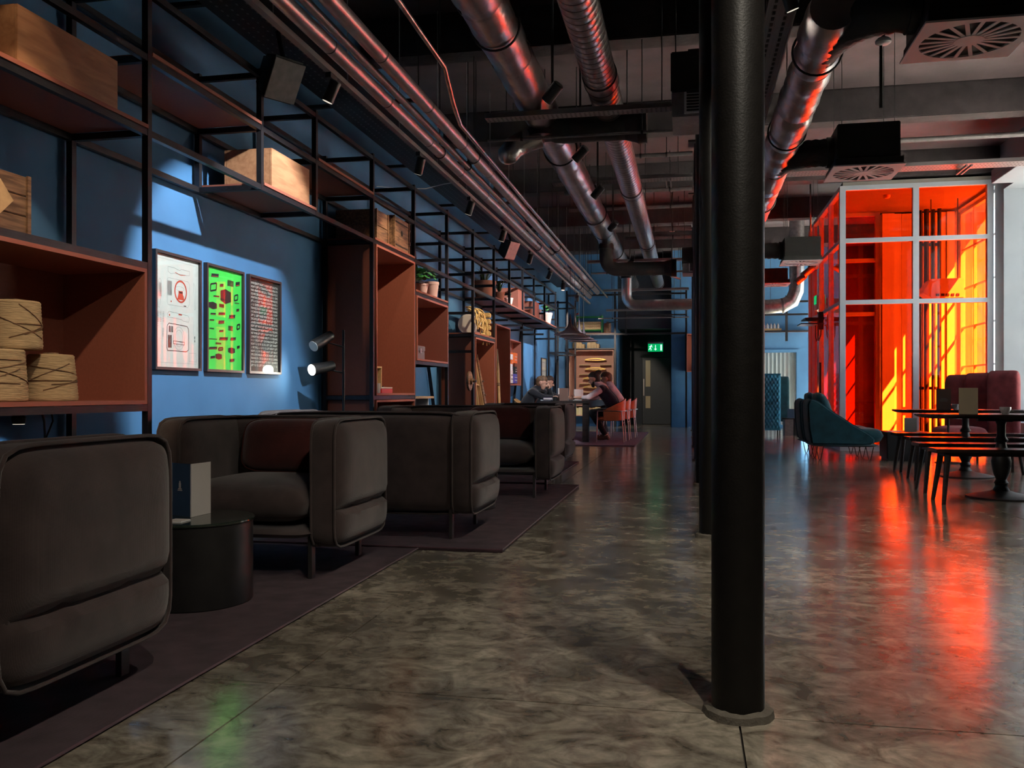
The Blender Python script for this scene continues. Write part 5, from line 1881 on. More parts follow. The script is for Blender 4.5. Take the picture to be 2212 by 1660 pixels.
menu_card('open navy menu card standing on the near drum table', -2.20, 3.60, .3862, -PI / 2 + .55, ang=1.25)
t = thing('napkin', 'folded white napkin on the near drum table', 'napkin', (-2.19, 3.48, .386))
MB().box(-2.23, -2.15, 3.44, 3.52, .3862, .389).build('fold', M['white'], t)
MB().box(-2.225, -2.155, 3.45, 3.52, .3892, .392).build('top_fold', M['paper'], t)
# ================================================================ far end: communal table, people, end wall
t = thing('communal_table', 'long dark communal table with thick square legs', 'table', (-2.29, 18.3, .012))
MB().box(-2.76, -1.83, 16.42, 20.2, .735, .79).build('table_top', M['darkwood'], t, bevel=.006)
for x in (-2.75, -1.96):
    for y in (16.44, 20.06):
        MB().box(x, x + .12, y, y + .12, .0125, .735).build('leg', M['darkwood'], t, bevel=.005)
for x in (-2.72, -1.90):
    ubox('apron', x, x + .03, 16.56, 20.06, .66, .735, M['darkwood'], t)


def tub_chair(shellmat):
    t = thing('dining_armchair', 'tub chair', 'chair', (0, 0, 0), 'leather tub chairs at the communal table')
    n, m = 30, 7
    vs_, fs_ = [], []
    for side in (0, 1):
        for i in range(n + 1):
            f = -2.05 + 4.1 * i / n
            c = max(0, math.cos(f * .80))
            top = .63 + .19 * c ** 1.5 if abs(f) < 1.9 else .61
            for j in range(m + 1):
                u = j / m
                z = .41 + (top - .41) * u
                fl = .94 + .10 * u
                R = (.262 if side == 0 else .236) * fl
                q = 1 / (abs(math.cos(f)) ** 3 + abs(math.sin(f)) ** 3) ** (1 / 3)
                vs_.append((R * q * math.sin(f), R * q * math.cos(f) + .02, z))
    K = (n + 1) * (m + 1)
    for i in range(n):
        for j in range(m):
            a = i * (m + 1) + j
            fs_.append((a, a + m + 1, a + m + 2, a + 1))
            fs_.append((K + a, K + a + 1, K + a + m + 2, K + a + m + 1))
    for i in range(n):
        for j in (0, m):
            a = i * (m + 1) + j
            fs_.append((a, K + a, K + a + m + 1, a + m + 1))
    for i in (0, n):
        for j in range(m):
            a = i * (m + 1) + j
            fs_.append((a, a + 1, K + a + 1, K + a))
    MB().add(vs_, fs_).build('back_shell', shellmat, t, smooth=60)
    vs_, fs_ = pillow(.48, .50, .09, n=12, p=5, edge=4)
    MB().add([(v[0], -.01 + v[2], .44 + v[1]) for v in vs_], fs_).build('seat_cushion', shellmat, t, smooth=70)
    for sx in (-1, 1):
        MB().tube([(sx * .265, -.24, 0), (sx * .25, -.22, .585)], .011, 10).build('leg', M['chrome'], t, smooth=40)
        MB().tube([(sx * .255, .27, 0), (sx * .25, .23, .585)], .011, 10).build('leg', M['chrome'], t, smooth=40)
    ring_ = [(-.25, -.22, .585), (-.258, 0, .588), (-.25, .20, .585), (-.20, .275, .585), (0, .30, .585), (.20, .275, .585), (.25, .20, .585), (.258, 0, .588), (.25, -.22, .585)]
    MB().tube(ring_, .011, 10).build('arm_frame', M['chrome'], t, smooth=60)
    MB().tube([(-.255, -.235, .36), (.255, -.235, .36)], .008, 8).build('stretcher', M['chrome'], t)
    MB().tube([(-.252, .25, .36), (.252, .25, .36)], .008, 8).build('stretcher', M['chrome'], t)
    return t


RT = .0125
G = 'leather tub chairs at the communal table'
c1 = tub_chair(M['orange'])
c1['label'] = 'burnt orange tub chair of the man in the waistcoat'
c1.location = (-1.46, 16.75, RT)
c1.rotation_euler = (0, 0, -PI / 2)
copy_tree(c1, (-1.42, 17.62, RT), -PI / 2, 'orange tub chair second from the near end of the table', G)
copy_tree(c1, (-1.36, 18.62, RT), -PI / 2, 'third orange tub chair, nearest the exit door', G)
c4 = tub_chair(M['tan'])
c4['label'] = 'tan tub chair of the man resting his head on his hand'
c4.location = (-3.02, 16.75, RT)
c4.rotation_euler = (0, 0, PI / 2)
copy_tree(c4, (-3.02, 17.75, RT), PI / 2, 'tan tub chair behind the man resting his head', G)


# ---- people
def blob(name, parts, mat, parent, voxel=.013, it=5):
    m = MB()
    for (p0, r0, p1, r1) in parts:
        p0, p1 = Vector(p0), Vector(p1)
        L = (p1 - p0).length
        m.tube([p0, p1], [r0, r1], 14)
        for p, r in ((p0, r0), (p1, r1)):
            m.lathe([(r * math.sin(PI * i / 8) + 1e-6, -r * math.cos(PI * i / 8)) for i in range(9)], p, 14)
    me = bpy.data.meshes.new(name)
    me.from_pydata(m.v, [], m.f)
    ob = bpy.data.objects.new(name, me)
    COL.objects.link(ob)
    rm = ob.modifiers.new('r', 'REMESH')
    rm.mode = 'VOXEL'
    rm.voxel_size = voxel
    sm = ob.modifiers.new('s', 'SMOOTH')
    sm.iterations = it
    sm.factor = .5
    dg = bpy.context.evaluated_depsgraph_get()
    me2 = bpy.data.meshes.new_from_object(ob.evaluated_get(dg))
    me2.name = name
    bpy.data.objects.remove(ob)
    me2.materials.clear()
    me2.materials.append(mat)
    me2.shade_smooth()
    return link(name, me2, parent)


def limb(*pr):
    """chain of (point, radius)"""
    return [(a[0], a[1], b[0], b[1]) for a, b in zip(pr[:-1], pr[1:])]


def head(c, f, s=1.0):
    """head at c facing horizontal-ish direction f; returns capsule parts for skin"""
    c, f = Vector(c), Vector(f).normalized()
    side = f.cross(Vector((0, 0, 1))).normalized()
    up = side.cross(f).normalized()
    P = []
    P += [(c + up * .03 * s, .088 * s, c - f * .02 * s + up * .02 * s, .092 * s)]          # skull
    P += [(c + f * .035 * s - up * .03 * s, .062 * s, c + f * .045 * s - up * .085 * s, .042 * s)]    # jaw
    P += [(c + f * .098 * s + up * .005 * s, .012 * s, c + f * .115 * s - up * .03 * s, .016 * s)]   # nose
    P += [(c + f * .082 * s - up * .066 * s - side * .015 * s, .011 * s, c + f * .082 * s - up * .066 * s + side * .015 * s, .011 * s)]  # mouth
    for q in (-1, 1):
        P += [(c + side * q * .085 * s + up * .01 * s - f * .01 * s, .017 * s, c + side * q * .083 * s - up * .028 * s - f * .006 * s, .013 * s)]  # ears
    return P, f, side, up


def hand(w, d, up, s=1.0, curl=.4):
    """palm and five fingers from wrist w along d; up is the back of the hand"""
    w, d, up = Vector(w), Vector(d).normalized(), Vector(up).normalized()
    side = d.cross(up).normalized()
    P = [(w, .026 * s, w + d * .07 * s, .03 * s), (w + d * .05 * s - side * .024 * s, .02 * s, w + d * .075 * s - side * .026 * s, .016 * s), (w + d * .05 * s + side * .024 * s, .02 * s, w + d * .075 * s + side * .026 * s, .016 * s)]
    for k, L in enumerate((.062, .075, .070, .055)):
        b = w + d * .085 * s + side * (-.034 + .0225 * k) * s
        m = b + (d - up * curl * .4).normalized() * L * .55 * s
        e = m + (d - up * curl * 1.4).normalized() * L * .5 * s
        P += [(b, .0095 * s, m, .0088 * s), (m, .0088 * s, e, .0075 * s)]
    b = w + d * .03 * s - side * .03 * s
    m = b + (d * .7 - side * .7).normalized() * .035 * s
    P += [(b, .012 * s, m, .011 * s), (m, .011 * s, m + (d - side * .1 - up * .3).normalized() * .032 * s, .009 * s)]
    return P


def eyes(c, f, side, up, parent, s=1.0):
    for q in (-1, 1):
        p = c + f * .093 * s + side * q * .033 * s + up * .012 * s
        MB().lathe([(.011 * math.sin(PI * i / 6) + 1e-6, -.011 * math.cos(PI * i / 6)) for i in range(7)], p, 10).build('eye', M['ink'], parent, smooth=60)


def seated(label, hip, sh, hd, f, elbL, hanL, elbR, hanR, kneeL, footL, kneeR, footR, top, legs, hair, sleeves=None, bun=False, vest=None, roll=0, handL=None, handR=None, beard=False):
    """hip, shoulder centre, head centre, facing f (horizontal); all world points"""
    t = thing('person', label, 'person', (hip[0], hip[1], RT))
    hip, sh, hd = Vector(hip), Vector(sh), Vector(hd)
    f = Vector(f).normalized()
    side = Vector((f.y, -f.x, 0)).normalized()          # person's right
    shR, shL = sh + side * .17, sh - side * .17
    hipR, hipL = hip + side * .09, hip - side * .09
    hf = Vector((f.x, f.y, -.35))
    HP, hfw, hs, hu = head(hd, hf)
    skin = list(HP)
    skin += [(hd - hfw * .03 - hu * .06, .055, sh + Vector((0, 0, .05)), .06)]
    for e, h_, s_, hn in ((elbL, hanL, shL, handL), (elbR, hanR, shR, handR)):
        e, h_ = Vector(e), Vector(h_)
        skin += limb((s_, .05), (e, .04), (h_, .028))
        skin += hand(h_, hn[0] if hn else (h_ - e), hn[1] if hn else (0, 0, 1))
    skin += [(sh, .10, hip, .11)]
    for k_, fo, hq in ((kneeL, footL, hipL), (kneeR, footR, hipR)):
        skin += limb((hq, .075), (Vector(k_), .052), (Vector(fo), .036))
    body = blob('body', skin, M['skin'], t, .010, 3)
    eyes(hd, hfw, hs, hu, t)
    # upper clothing
    mid = hip.lerp(sh, .5) - f * .05
    up_parts = [(hip - side * .07, .125, mid - side * .06, .125), (hip + side * .07, .125, mid + side * .06, .125),
                (mid - side * .06, .125, sh - side * .09 - Vector((0, 0, .03)), .115), (mid + side * .06, .125, sh + side * .09 - Vector((0, 0, .03)), .115), (shL, .075, shR, .075)]
    if vest:
        blob('waistcoat', up_parts, vest, t)
        ub = [(hd - hfw * .03 - hu * .085, .066, sh + Vector((0, 0, .03)), .085)]
    else:
        ub = up_parts + [(hd - hfw * .03 - hu * .09, .066, sh + Vector((0, 0, .02)), .09)]
    for e, h_, s_ in ((elbL, hanL, shL), (elbR, hanR, shR)):
        e, h_ = Vector(e), Vector(h_)
        cuff = e.lerp(h_, .45 if vest else .86)
        ub += limb((s_, .072), (s_.lerp(e, .5), .060), (e, .054), (cuff, .046))
    blob('shirt' if vest else 'jacket', ub, top, t)
    lp = [(hipL, .115, hipR, .115)]
    for k_, fo, hq in ((kneeL, footL, hipL), (kneeR, footR, hipR)):
        k_, fo = Vector(k_), Vector(fo)
        lp += limb((hq, .10), (k_, .072), (k_.lerp(fo, .85), .055))
    blob('trousers', lp, legs, t)
    for k_, fo in ((kneeL, footL), (kneeR, footR)):
        fo = Vector(fo)
        blob('shoe', [(fo + Vector((0, 0, -.005)), .046, fo + f * .07 + Vector((0, 0, -.028)), .040), (fo + f * .07 + Vector((0, 0, -.028)), .040, fo + f * .16 + Vector((0, 0, -.034)), .033), (fo - f * .03 + Vector((0, 0, -.03)), .036, fo, .045)], M['shoe'], t, .009, 2)
    hp = [(hd + hu * .052 - hfw * .012, .090, hd + hu * .035 - hfw * .045, .092), (hd - hfw * .05 - hu * .02, .078, hd - hfw * .055 + hu * .03, .085), (hd + hu * .075 + hfw * .03, .06, hd + hu * .07, .08)]
    if bun:
        b = hd - hfw * .10 + hu * .085
        hp += [(b, .055, b - hfw * .03 + hu * .01, .05), (b + side * .03, .035, b - hfw * .06, .03), (hd - hfw * .06 - hu * .07, .05, hd - hfw * .05, .07)]
    blob('hair', hp, hair, t, .011, 2)
    if beard:
        blob('beard', [(hd + hfw * .05 - hu * .085, .045, hd + hfw * .06 - hu * .12, .03), (hd + hfw * .02 - hu * .06 + hs * .05, .025, hd + hfw * .05 - hu * .09, .035), (hd + hfw * .02 - hu * .06 - hs * .05, .025, hd + hfw * .05 - hu * .09, .035)], hair, t, .010, 2)
    return t


tz = .80
seated('man in a dark jacket leaning on the table, hand to his forehead', (-3.08, 16.75, .55), (-2.93, 16.75, .955), (-2.775, 16.74, 1.13), (1, -.05, 0),
       (-2.62, 16.95, tz + .05), (-2.655, 16.84, 1.03), (-2.70, 16.55, tz + .05), (-2.55, 16.60, tz + .055),
       (-2.66, 16.90, .56), (-2.60, 16.90, .10), (-2.66, 16.62, .56), (-2.60, 16.62, .10), M['jacket'], M['trouser'], M['hair_b'],
       handL=((-.25, -.25, 1), (.9, .2, .3)), handR=((1, .15, .05), (0, 0, 1)))
seated('man with a hair bun in a dark waistcoat writing at the table', (-1.38, 16.78, .56), (-1.60, 16.80, 1.01), (-1.775, 16.78, 1.20), (-1, .12, 0),
       (-1.86, 16.52, tz + .05), (-2.06, 16.62, tz + .05), (-1.84, 17.05, tz + .05), (-2.05, 16.98, tz + .05),
       (-1.80, 16.64, .56), (-1.52, 16.66, .11), (-1.80, 16.92, .56), (-1.56, 16.92, .11), M['shirt'], M['trouser'], M['hair_d'], vest=M['vest'], bun=True, beard=True)
seated('person in a white shirt mostly hidden behind the man with the bun', (-1.36, 17.66, .56), (-1.52, 17.66, 1.02), (-1.625, 17.64, 1.22), (-1, 0, 0),
       (-1.82, 17.45, tz + .05), (-2.02, 17.52, tz + .05), (-1.82, 17.88, tz + .05), (-2.02, 17.80, tz + .05),
       (-1.78, 17.55, .56), (-1.62, 17.55, .10), (-1.78, 17.78, .56), (-1.62, 17.78, .10), M['wshirt'], M['trouser'], M['hair_b'])
seated('dark-haired person mostly hidden behind the man in the jacket', (-3.06, 17.76, .56), (-2.95, 17.76, .99), (-2.80, 17.74, 1.15), (1, 0, 0),
       (-2.66, 17.98, tz + .05), (-2.48, 17.9, tz + .05), (-2.66, 17.55, tz + .05), (-2.48, 17.62, tz + .05),
       (-2.68, 17.88, .56), (-2.60, 17.88, .10), (-2.68, 17.64, .56), (-2.60, 17.64, .10), M['jacket'], M['trouser'], M['hair_d'])

# ---- things on the communal table
TT = .7905
menu_card('tall folded card standing near the front of the communal table', -2.245, 16.62, TT, .3, .21, .24, 'menub', 'paper', False, ang=.9)
menu_card('second pale card standing behind the first on the communal table', -2.05, 17.35, TT, .2, .20, .22, 'paper', 'paper', False, ang=.9)
for (a, b, c, d, z, hh, mt, lb) in ((-2.76, -2.56, 16.46, 16.72, TT, .022, 'blueb', 'blue book at the bottom of the pile on the table corner'),
                                   (-2.57, -2.53, 16.44, 16.45, TT, .0, '', ''),
                                   (-2.70, -2.53, 16.44, 16.70, TT + .023, .034, 'purple', 'thick purple book on top of the pile'),
                                   (-2.16, -1.96, 16.58, 16.86, TT, .016, 'ink', 'closed black notebook under the writing man\'s hands')):
    if not mt:
        continue
    o = thing('book', lb, 'book', ((a + b) / 2, (c + d) / 2, z), 'books on the communal table')
    ubox('page_block', a + .004, b - .004, c + .004, d - .004, z + .003, z + hh - .003, M['paper'], o)
    ubox('cover', a, b, c, d, z, z + .003, M[mt], o)
    ubox('cover', a, b, c, d, z + hh - .003, z + hh, M[mt], o)
    ubox('spine', a, a + .003, c, d, z + .003, z + hh - .003, M[mt], o)
o = thing('pen', 'pen held over the notebook', 'pen', (-2.16, 16.62, TT + .02))
MB().tube([(-2.14, 16.60, TT + .02), (-2.18, 16.60, TT + .11)], [.003, .005], 8).build('barrel', M['ink'], o)
MB().tube([(-2.14, 16.60, TT + .02), (-2.1375, 16.60, TT + .014)], [.003, .001], 8).build('nib', M['chrome'], o)
o = thing('cup', 'small dark cup beside the purple book', 'cup', (-2.49, 16.52, TT))
MB().lathe([(0, 0), (.03, 0), (.036, .08), (.032, .08), (.028, .006), (0, .006)], (-2.49, 16.55, TT), 18).build('cup_body', M['black'], o, smooth=40)
MB().lathe([(0, 0), (.031, 0), (0, .001)], (-2.49, 16.55, TT + .068), 18).build('drink', M['crate'], o)

# ---- trumpet pendants
pl = ['pendant lamp nearest the camera in the row of trumpet shades', 'second trumpet pendant lamp over the communal table', 'third trumpet pendant lamp over the communal table', 'fourth and farthest trumpet pendant lamp']
for k, (y, x) in enumerate(((16.9, -2.25), (17.6, -2.25), (18.3, -2.25), (19.1, -2.25))):
    z = 2.06
    t = thing('pendant_lamp', pl[k], 'pendant lamp', (x, y, z), 'trumpet pendant lamps')
    prof = [(.31, 0), (.31, .012), (.20, .045), (.11, .095), (.055, .16), (.028, .24), (.016, .34), (.012, .40)]
    MB().lathe(prof[::-1], (x, y, z), 40).build('lamp_shade', M['shade'], t, smooth=50)
    MB().lathe([(.0, .03), (.12, .028), (.28, .003), (.306, -.001), (.306, -.004), (.28, -.001), (0, .02)], (x, y, z), 40).build('inner_reflector', M['shade_in'], t, smooth=50)
    MB().cyl((x, y, z + .39), (x, y, ZC - .001), .004, 6).build('flex', M['black'], t)

# ---- end wall: cabinet, shelves
def frontbox(label, x0, x1, y0, y1, z0, z1, tt=.025):
    o = thing('shelf_cabinet', label, 'cabinet', ((x0 + x1) / 2, (y0 + y1) / 2, z0), 'rust red cabinets in the rack')
    ubox('side_panel', x0, x0 + tt, y0, y1, z0, z1, M['peach'], o)
    ubox('side_panel', x1 - tt, x1, y0, y1, z0, z1, M['peach'], o)
    ubox('top_panel', x0 + tt, x1 - tt, y0, y1, z1 - tt, z1, M['peach'], o)
    ubox('bottom_panel', x0 + tt, x1 - tt, y0, y1, z0, z0 + tt, M['peach'], o)
    ubox('back_panel', x0 + tt, x1 - tt, y1 - .015, y1, z0 + tt, z1 - tt, M['peach'], o)
    return o


M['peach'] = mk('peach_laminate', (0.48, 0.24, 0.17), 0.6, var=0.05)
o = frontbox('tall peach cabinet with brass boats on the end wall', -3.24, -2.02, 24.1, 24.58, .62, 2.11)
for k, (z, bx) in enumerate(((1.80, -2.55), (1.54, -2.55), (1.28, -2.60), (1.04, -2.60))):
    b = thing('boat_model', ['brass boat on the top ledge of the peach cabinet', 'brass boat on the second ledge of the peach cabinet', 'brass boat on the third ledge of the peach cabinet', 'brass boat on the lowest ledge of the peach cabinet'][k], 'ornament', (bx, 24.4, z), 'brass boats in the peach cabinet')
    n = 20
    prof = []
    pts = [(bx - .30 + .60 * i / n, .052 * math.sin(PI * i / n) ** .6) for i in range(n + 1)]
    MB().prism([(x, z + q + .052) for x, q in pts] + [(x, z - q * .5 + .052) for x, q in pts[::-1][1:-1]], 'Y', 24.38, 24.48).build('hull', M['brass'], b)
    MB().prism([(x * .72 + bx * .28, z + q * .45 + .055) for x, q in pts] + [(x * .72 + bx * .28, z - q * .2 + .055) for x, q in pts[::-1][1:-1]], 'Y', 24.372, 24.381).build('deck', M['peach'], b)
    for (a, c) in ((-3.0, -2.70), (-2.42, -2.12)):
        l_ = thing('display_ledge', ['pale ledge left of the top boat', 'pale ledge right of the top boat', 'pale ledge left of the second boat', 'pale ledge right of the second boat', 'pale ledge left of the third boat', 'pale ledge right of the third boat', 'pale ledge left of the lowest boat', 'pale ledge right of the lowest boat'][2 * k + (a > -2.8)], 'ledge', ((a + c) / 2, 24.5, z - .09), 'ledges in the peach cabinet')
        ubox('ledge_board', a, c, 24.38, 24.563, z - .10, z - .088, M['oak'], l_)
        ubox('ledge_lip', a, c, 24.37, 24.38, z - .10, z - .078, M['oak'], l_)
o = frontbox('low open shelf of books below the peach cabinet', -3.24, -2.02, 24.1, 24.58, .30, .60)
rnd = random.Random(8)
x = -3.19
k = 0
M['bookc'] = [mk('book_cover_%d' % i, c, .6) for i, c in enumerate(((.55, .42, .20), (.62, .50, .30), (.40, .26, .10), (.58, .46, .22), (.30, .18, .08)))]
ordn = ['first', 'second', 'third', 'fourth', 'fifth', 'sixth', 'seventh', 'eighth', 'ninth', 'tenth', 'eleventh', 'twelfth', 'thirteenth', 'fourteenth', 'fifteenth', 'sixteenth']
while x < -2.15 and k < 16:
    w = rnd.uniform(.045, .075)
    hh = rnd.uniform(.19, .235)
    b = thing('book', ordn[k] + ' upright book from the left on the low shelf', 'book', (x, 24.3, .326), 'books on the low shelf')
    c = M['bookc'][rnd.randrange(5)]
    ubox('cover', x, x + .004, 24.15, 24.36, .326, .326 + hh, c, b)
    ubox('cover', x + w - .008, x + w - .004, 24.15, 24.36, .326, .326 + hh, c, b)
    ubox('spine', x, x + w - .004, 24.145, 24.15, .326, .326 + hh, c, b)
    ubox('page_block', x + .004, x + w - .008, 24.152, 24.35, .332, .322 + hh, M['paper'], b)
    x += w
    k += 1
# frame across the end wall
r2 = thing('shelving_rack', 'dark steel shelf frame across the end wall above the peach cabinet', 'shelving', (-2, 24.2, 0), 'steel shelf frames')
for x in (-3.30, -1.97, -1.68, -.07):
    ubox('post', x - .025, x + .025, 24.05, 24.10, 0 if x in (-3.30, -1.97) else 2.5, 3.75, M['rack'], r2)
ubox('post', -.095, -.045, 24.05, 24.10, 0, 2.5, M['rack'], r2)
for z in (2.545, 3.62):
    ubox('rail', -3.275, -.08, 24.055, 24.095, z - .03, z + .02, M['rack'], r2)
ubox('rail', -1.655, -.095, 24.055, 24.095, 3.02, 3.06, M['rack'], r2)
ubox('rail', -3.275, -1.995, 24.055, 24.095, 2.13, 2.16, M['rack'], r2)
ubox('shelf_board', -3.27, -2.0, 24.10, 24.58, 2.565, 2.585, M['rust'], r2)
ubox('shelf_board', -3.27, -2.0, 24.10, 24.58, 2.12, 2.135, M['rust'], r2)
r3 = thing('shelving_rack', 'dark steel frame standing in the far left corner', 'shelving', (-3.1, 22, 0), 'steel shelf frames')
for (x, y) in ((-3.3, 20.9), (-2.85, 20.9), (-3.3, 22.4), (-2.85, 22.4)):
    ubox('post', x - .02, x + .02, y - .02, y + .02, 0, 3.3, M['rack'], r3)
for z in (1.9, 2.5, 3.1):
    for x in (-3.3, -2.85):
        ubox('rail', x - .018, x + .018, 20.92, 22.38, z - .02, z + .02, M['rack'], r3)
    for y in (20.9, 22.4):
        ubox('crossbar', -3.28, -2.87, y - .018, y + .018, z - .02, z + .02, M['rack'], r3)
MB().bar((-3.3, 20.95, .2), (-3.3, 22.35, 1.8), .02, .06, up=(1, 0, 0)).build('brace', M['rack'], r3)
# green handcart-like crate on the upper shelf
t = thing('crate_trolley', 'green steel frame with wooden slats on the high end shelf', 'crate', (-2.7, 24.3, 2.586))
for x in (-3.06, -2.34):
    for y in (24.14, 24.46):
        MB().cyl((x, y, 2.586), (x, y, 3.08), .014, 8).build('frame_post', M['crateg'], t)
for z in (2.66, 3.03):
    for y in (24.14, 24.46):
        MB().cyl((-3.06, y, z), (-2.34, y, z), .014, 8).build('frame_rail', M['crateg'], t)
for k in range(3):
    ubox('wood_slat', -3.03, -2.37, 24.155, 24.175, 2.68 + k * .075, 2.745 + k * .075, M['oak'], t)
    ubox('wood_slat', -3.03, -2.37, 24.425, 24.445, 2.68 + k * .075, 2.745 + k * .075, M['oak'], t)
MB().cyl((-3.07, 24.1, 3.09), (-2.97, 24.1, 3.12), .02, 8).build('red_grip', M['redtin'], t)
t = thing('metal_can', 'rusty can beside the green crate frame', 'can', (-2.22, 24.3, 2.586))
MB().lathe([(0, 0), (.10, 0), (.10, .26), (.09, .27), (.03, .28), (.03, .31), (0, .31)], (-2.2, 24.3, 2.586), 20).build('can_body', M['crate'], t, smooth=35)
MB().cyl((-2.2, 24.3, 2.86), (-1.9, 24.2, 2.90), .010, 6).build('rod', M['black'], t)
for k, x in enumerate((-3.02, -2.62)):
    t = thing('house_block', ['left house-shaped wooden block above the peach cabinet', 'right house-shaped wooden block above the peach cabinet'][k], 'ornament', (x, 24.3, 2.136), 'house-shaped blocks')
    MB().prism([(x - .13, 2.1362), (x + .13, 2.1362), (x + .13, 2.30), (x, 2.40), (x - .13, 2.30)], 'Y', 24.15, 24.45).build('block', M['oak'], t, bevel=.005)
    ubox('roof_slat', x + .1305, x + .20, 24.17, 24.43, 2.1362, 2.28, M['oak'], t)
# framed rust panel beside the pier
t = thing('shelf_cabinet', 'rust red framed box beside the far column', 'cabinet', (.3, 24.2, 1.5), 'rust red cabinets in the rack')
ubox('side_panel', -.055, -.03, 24.0, 24.34, 1.50, 2.52, M['rust_edge'], t)
ubox('side_panel', .62, .645, 24.0, 24.34, 1.50, 2.52, M['rust_edge'], t)
ubox('top_panel', -.03, .62, 24.0, 24.34, 2.495, 2.52, M['rust_edge'], t)
ubox('bottom_panel', -.03, .62, 24.0, 24.34, 1.50, 1.525, M['rust_edge'], t)
ubox('back_panel', -.03, .62, 24.32, 24.335, 1.525, 2.495, M['rust'], t)
# exit sign
t = thing('exit_sign', 'lit green running-man exit sign above the door', 'sign', (-.9, 25.6, 2.1), 'exit signs')
MB().box(-1.16, -.72, 25.55, 25.60, 2.345, 2.40).build('sign_housing', M['diff'], t, bevel=.005)
MB().box(-1.15, -.73, 25.565, 25.585, 2.12, 2.345).build('sign_face', M['exit'], t)
sy = 25.563
sg = MB()
sg.box(-.80, -.755, sy, sy + .002, 2.15, 2.32)
sg.box(-.95, -.93, sy, sy + .002, 2.19, 2.31)
sg.prism([(-.98, 2.20), (-.94, 2.15), (-.90, 2.20)], 'Y', sy, sy + .002)
sg.prism([(-1.075, 2.31), (-1.045, 2.32), (-1.03, 2.295), (-1.06, 2.285)], 'Y', sy, sy + .002)
sg.bar((-1.065, sy, 2.285), (-1.09, sy, 2.22), .002, .026)
sg.bar((-1.09, sy, 2.22), (-1.13, sy, 2.17), .002, .018)
sg.bar((-1.09, sy, 2.22), (-1.06, sy, 2.19), .002, .018)
sg.bar((-1.06, sy, 2.19), (-1.07, sy, 2.15), .002, .016)
sg.bar((-1.07, sy, 2.275), (-1.02, sy, 2.25), .002, .014)
sg.bar((-1.07, sy, 2.275), (-1.12, sy, 2.26), .002, .014)
sg.build('sign_symbols', M['exit_w'], t)
for x in (-1.1, -.78):
    MB().cyl((x, 25.57, 2.40), (x, 25.57, 2.72), .004, 6).build('hanger_wire', M['black'], t)
# ================================================================ right side
def bench(label, x0, Y, L=1.42):
    t = thing('bench', label, 'bench', (x0 + L / 2, Y, 0), 'dark wooden benches')
    w, hh = .30, .468
    MB().box(x0, x0 + L, Y - w / 2, Y + w / 2, hh - .034, hh).build('seat', M['tabletop'], t, bevel=.005)
    for sx in (0, 1):
        xa = x0 + .10 if sx == 0 else x0 + L - .10
        sp = -.05 if sx == 0 else .05
        for sy in (-1, 1):
            p0 = Vector((xa, Y + sy * (w / 2 - .05), hh - .034))
            p1 = Vector((xa + sp, Y + sy * (w / 2 + .02), 0))
            MB().tube([p0, p1], [.027, .017], 10).build('leg', M['darkwood'], t, smooth=30)
        MB().box(xa - .02, xa + .02, Y - w / 2 + .03, Y + w / 2 - .03, hh - .066, hh - .0342).build('cross_rail', M['darkwood'], t)
    ubox('stretcher', x0 + .12, x0 + L - .12, Y - .015, Y + .015, hh - .066, hh - .0343, M['darkwood'], t)


bench('nearest dark wooden bench', 2.06, 8.17)
bench('dark wooden bench on the far side of the nearest table', 2.13, 9.05)
bench('dark wooden bench on the near side of the second table', 2.32, 10.22)
bench('farthest dark wooden bench, behind the second table', 2.40, 11.24)


def pedestal_table(label, x, Y, L, W=.62, top=.755):
    t = thing('pedestal_table', label, 'table', (x, Y, 0), 'dark pedestal tables')
    n = 56
    rim = outline(L, W, 2.8, n)
    vs_, fs_ = [], []
    for s, z in ((.94, top - .035), (1.0, top - .016), (1.0, top - .004), (.995, top)):
        vs_ += [(x + a * s, Y + b * s, z) for a, b in rim]
    for q in range(3):
        for k in range(n):
            l = (k + 1) % n
            fs_.append((q * n + k, q * n + l, (q + 1) * n + l, (q + 1) * n + k))
    fs_ += [tuple(range(n - 1, -1, -1)), tuple(3 * n + k for k in range(n))]
    MB().add(vs_, fs_).build('table_top', M['tabletop'], t, smooth=30)
    prof = [(.29, 0), (.29, .012), (.26, .022), (.12, .05), (.075, .065)]
    MB().lathe(prof, (x, Y, 0), 44).build('base_plate', M['black'], t, smooth=40)
    prof = [(.07, .066), (.066, .075), (.052, .10), (.05, .12), (.06, .135), (.05, .15), (.042, .165), (.065, .22), (.078, .28), (.082, .33), (.070, .39), (.052, .44), (.042, .48),
            (.04, .50), (.054, .51), (.056, .525), (.044, .54), (.036, .56), (.036, .66), (.045, .68), (.045, .69)]
    MB().lathe(prof, (x, Y, 0), 32).build('turned_column', M['black'], t, smooth=50)
    MB().box(x - .20, x + .20, Y - .03, Y + .03, .69, top - .0352).build('top_bracket', M['black'], t)
    MB().box(x - .03, x + .03, Y - .20, Y - .0302, .69, top - .0352).build('top_bracket', M['black'], t)


pedestal_table('nearest dark table on a turned iron pedestal', 2.76, 8.64, 1.44)
pedestal_table('second dark table on a turned iron pedestal', 3.06, 10.74, 1.54)


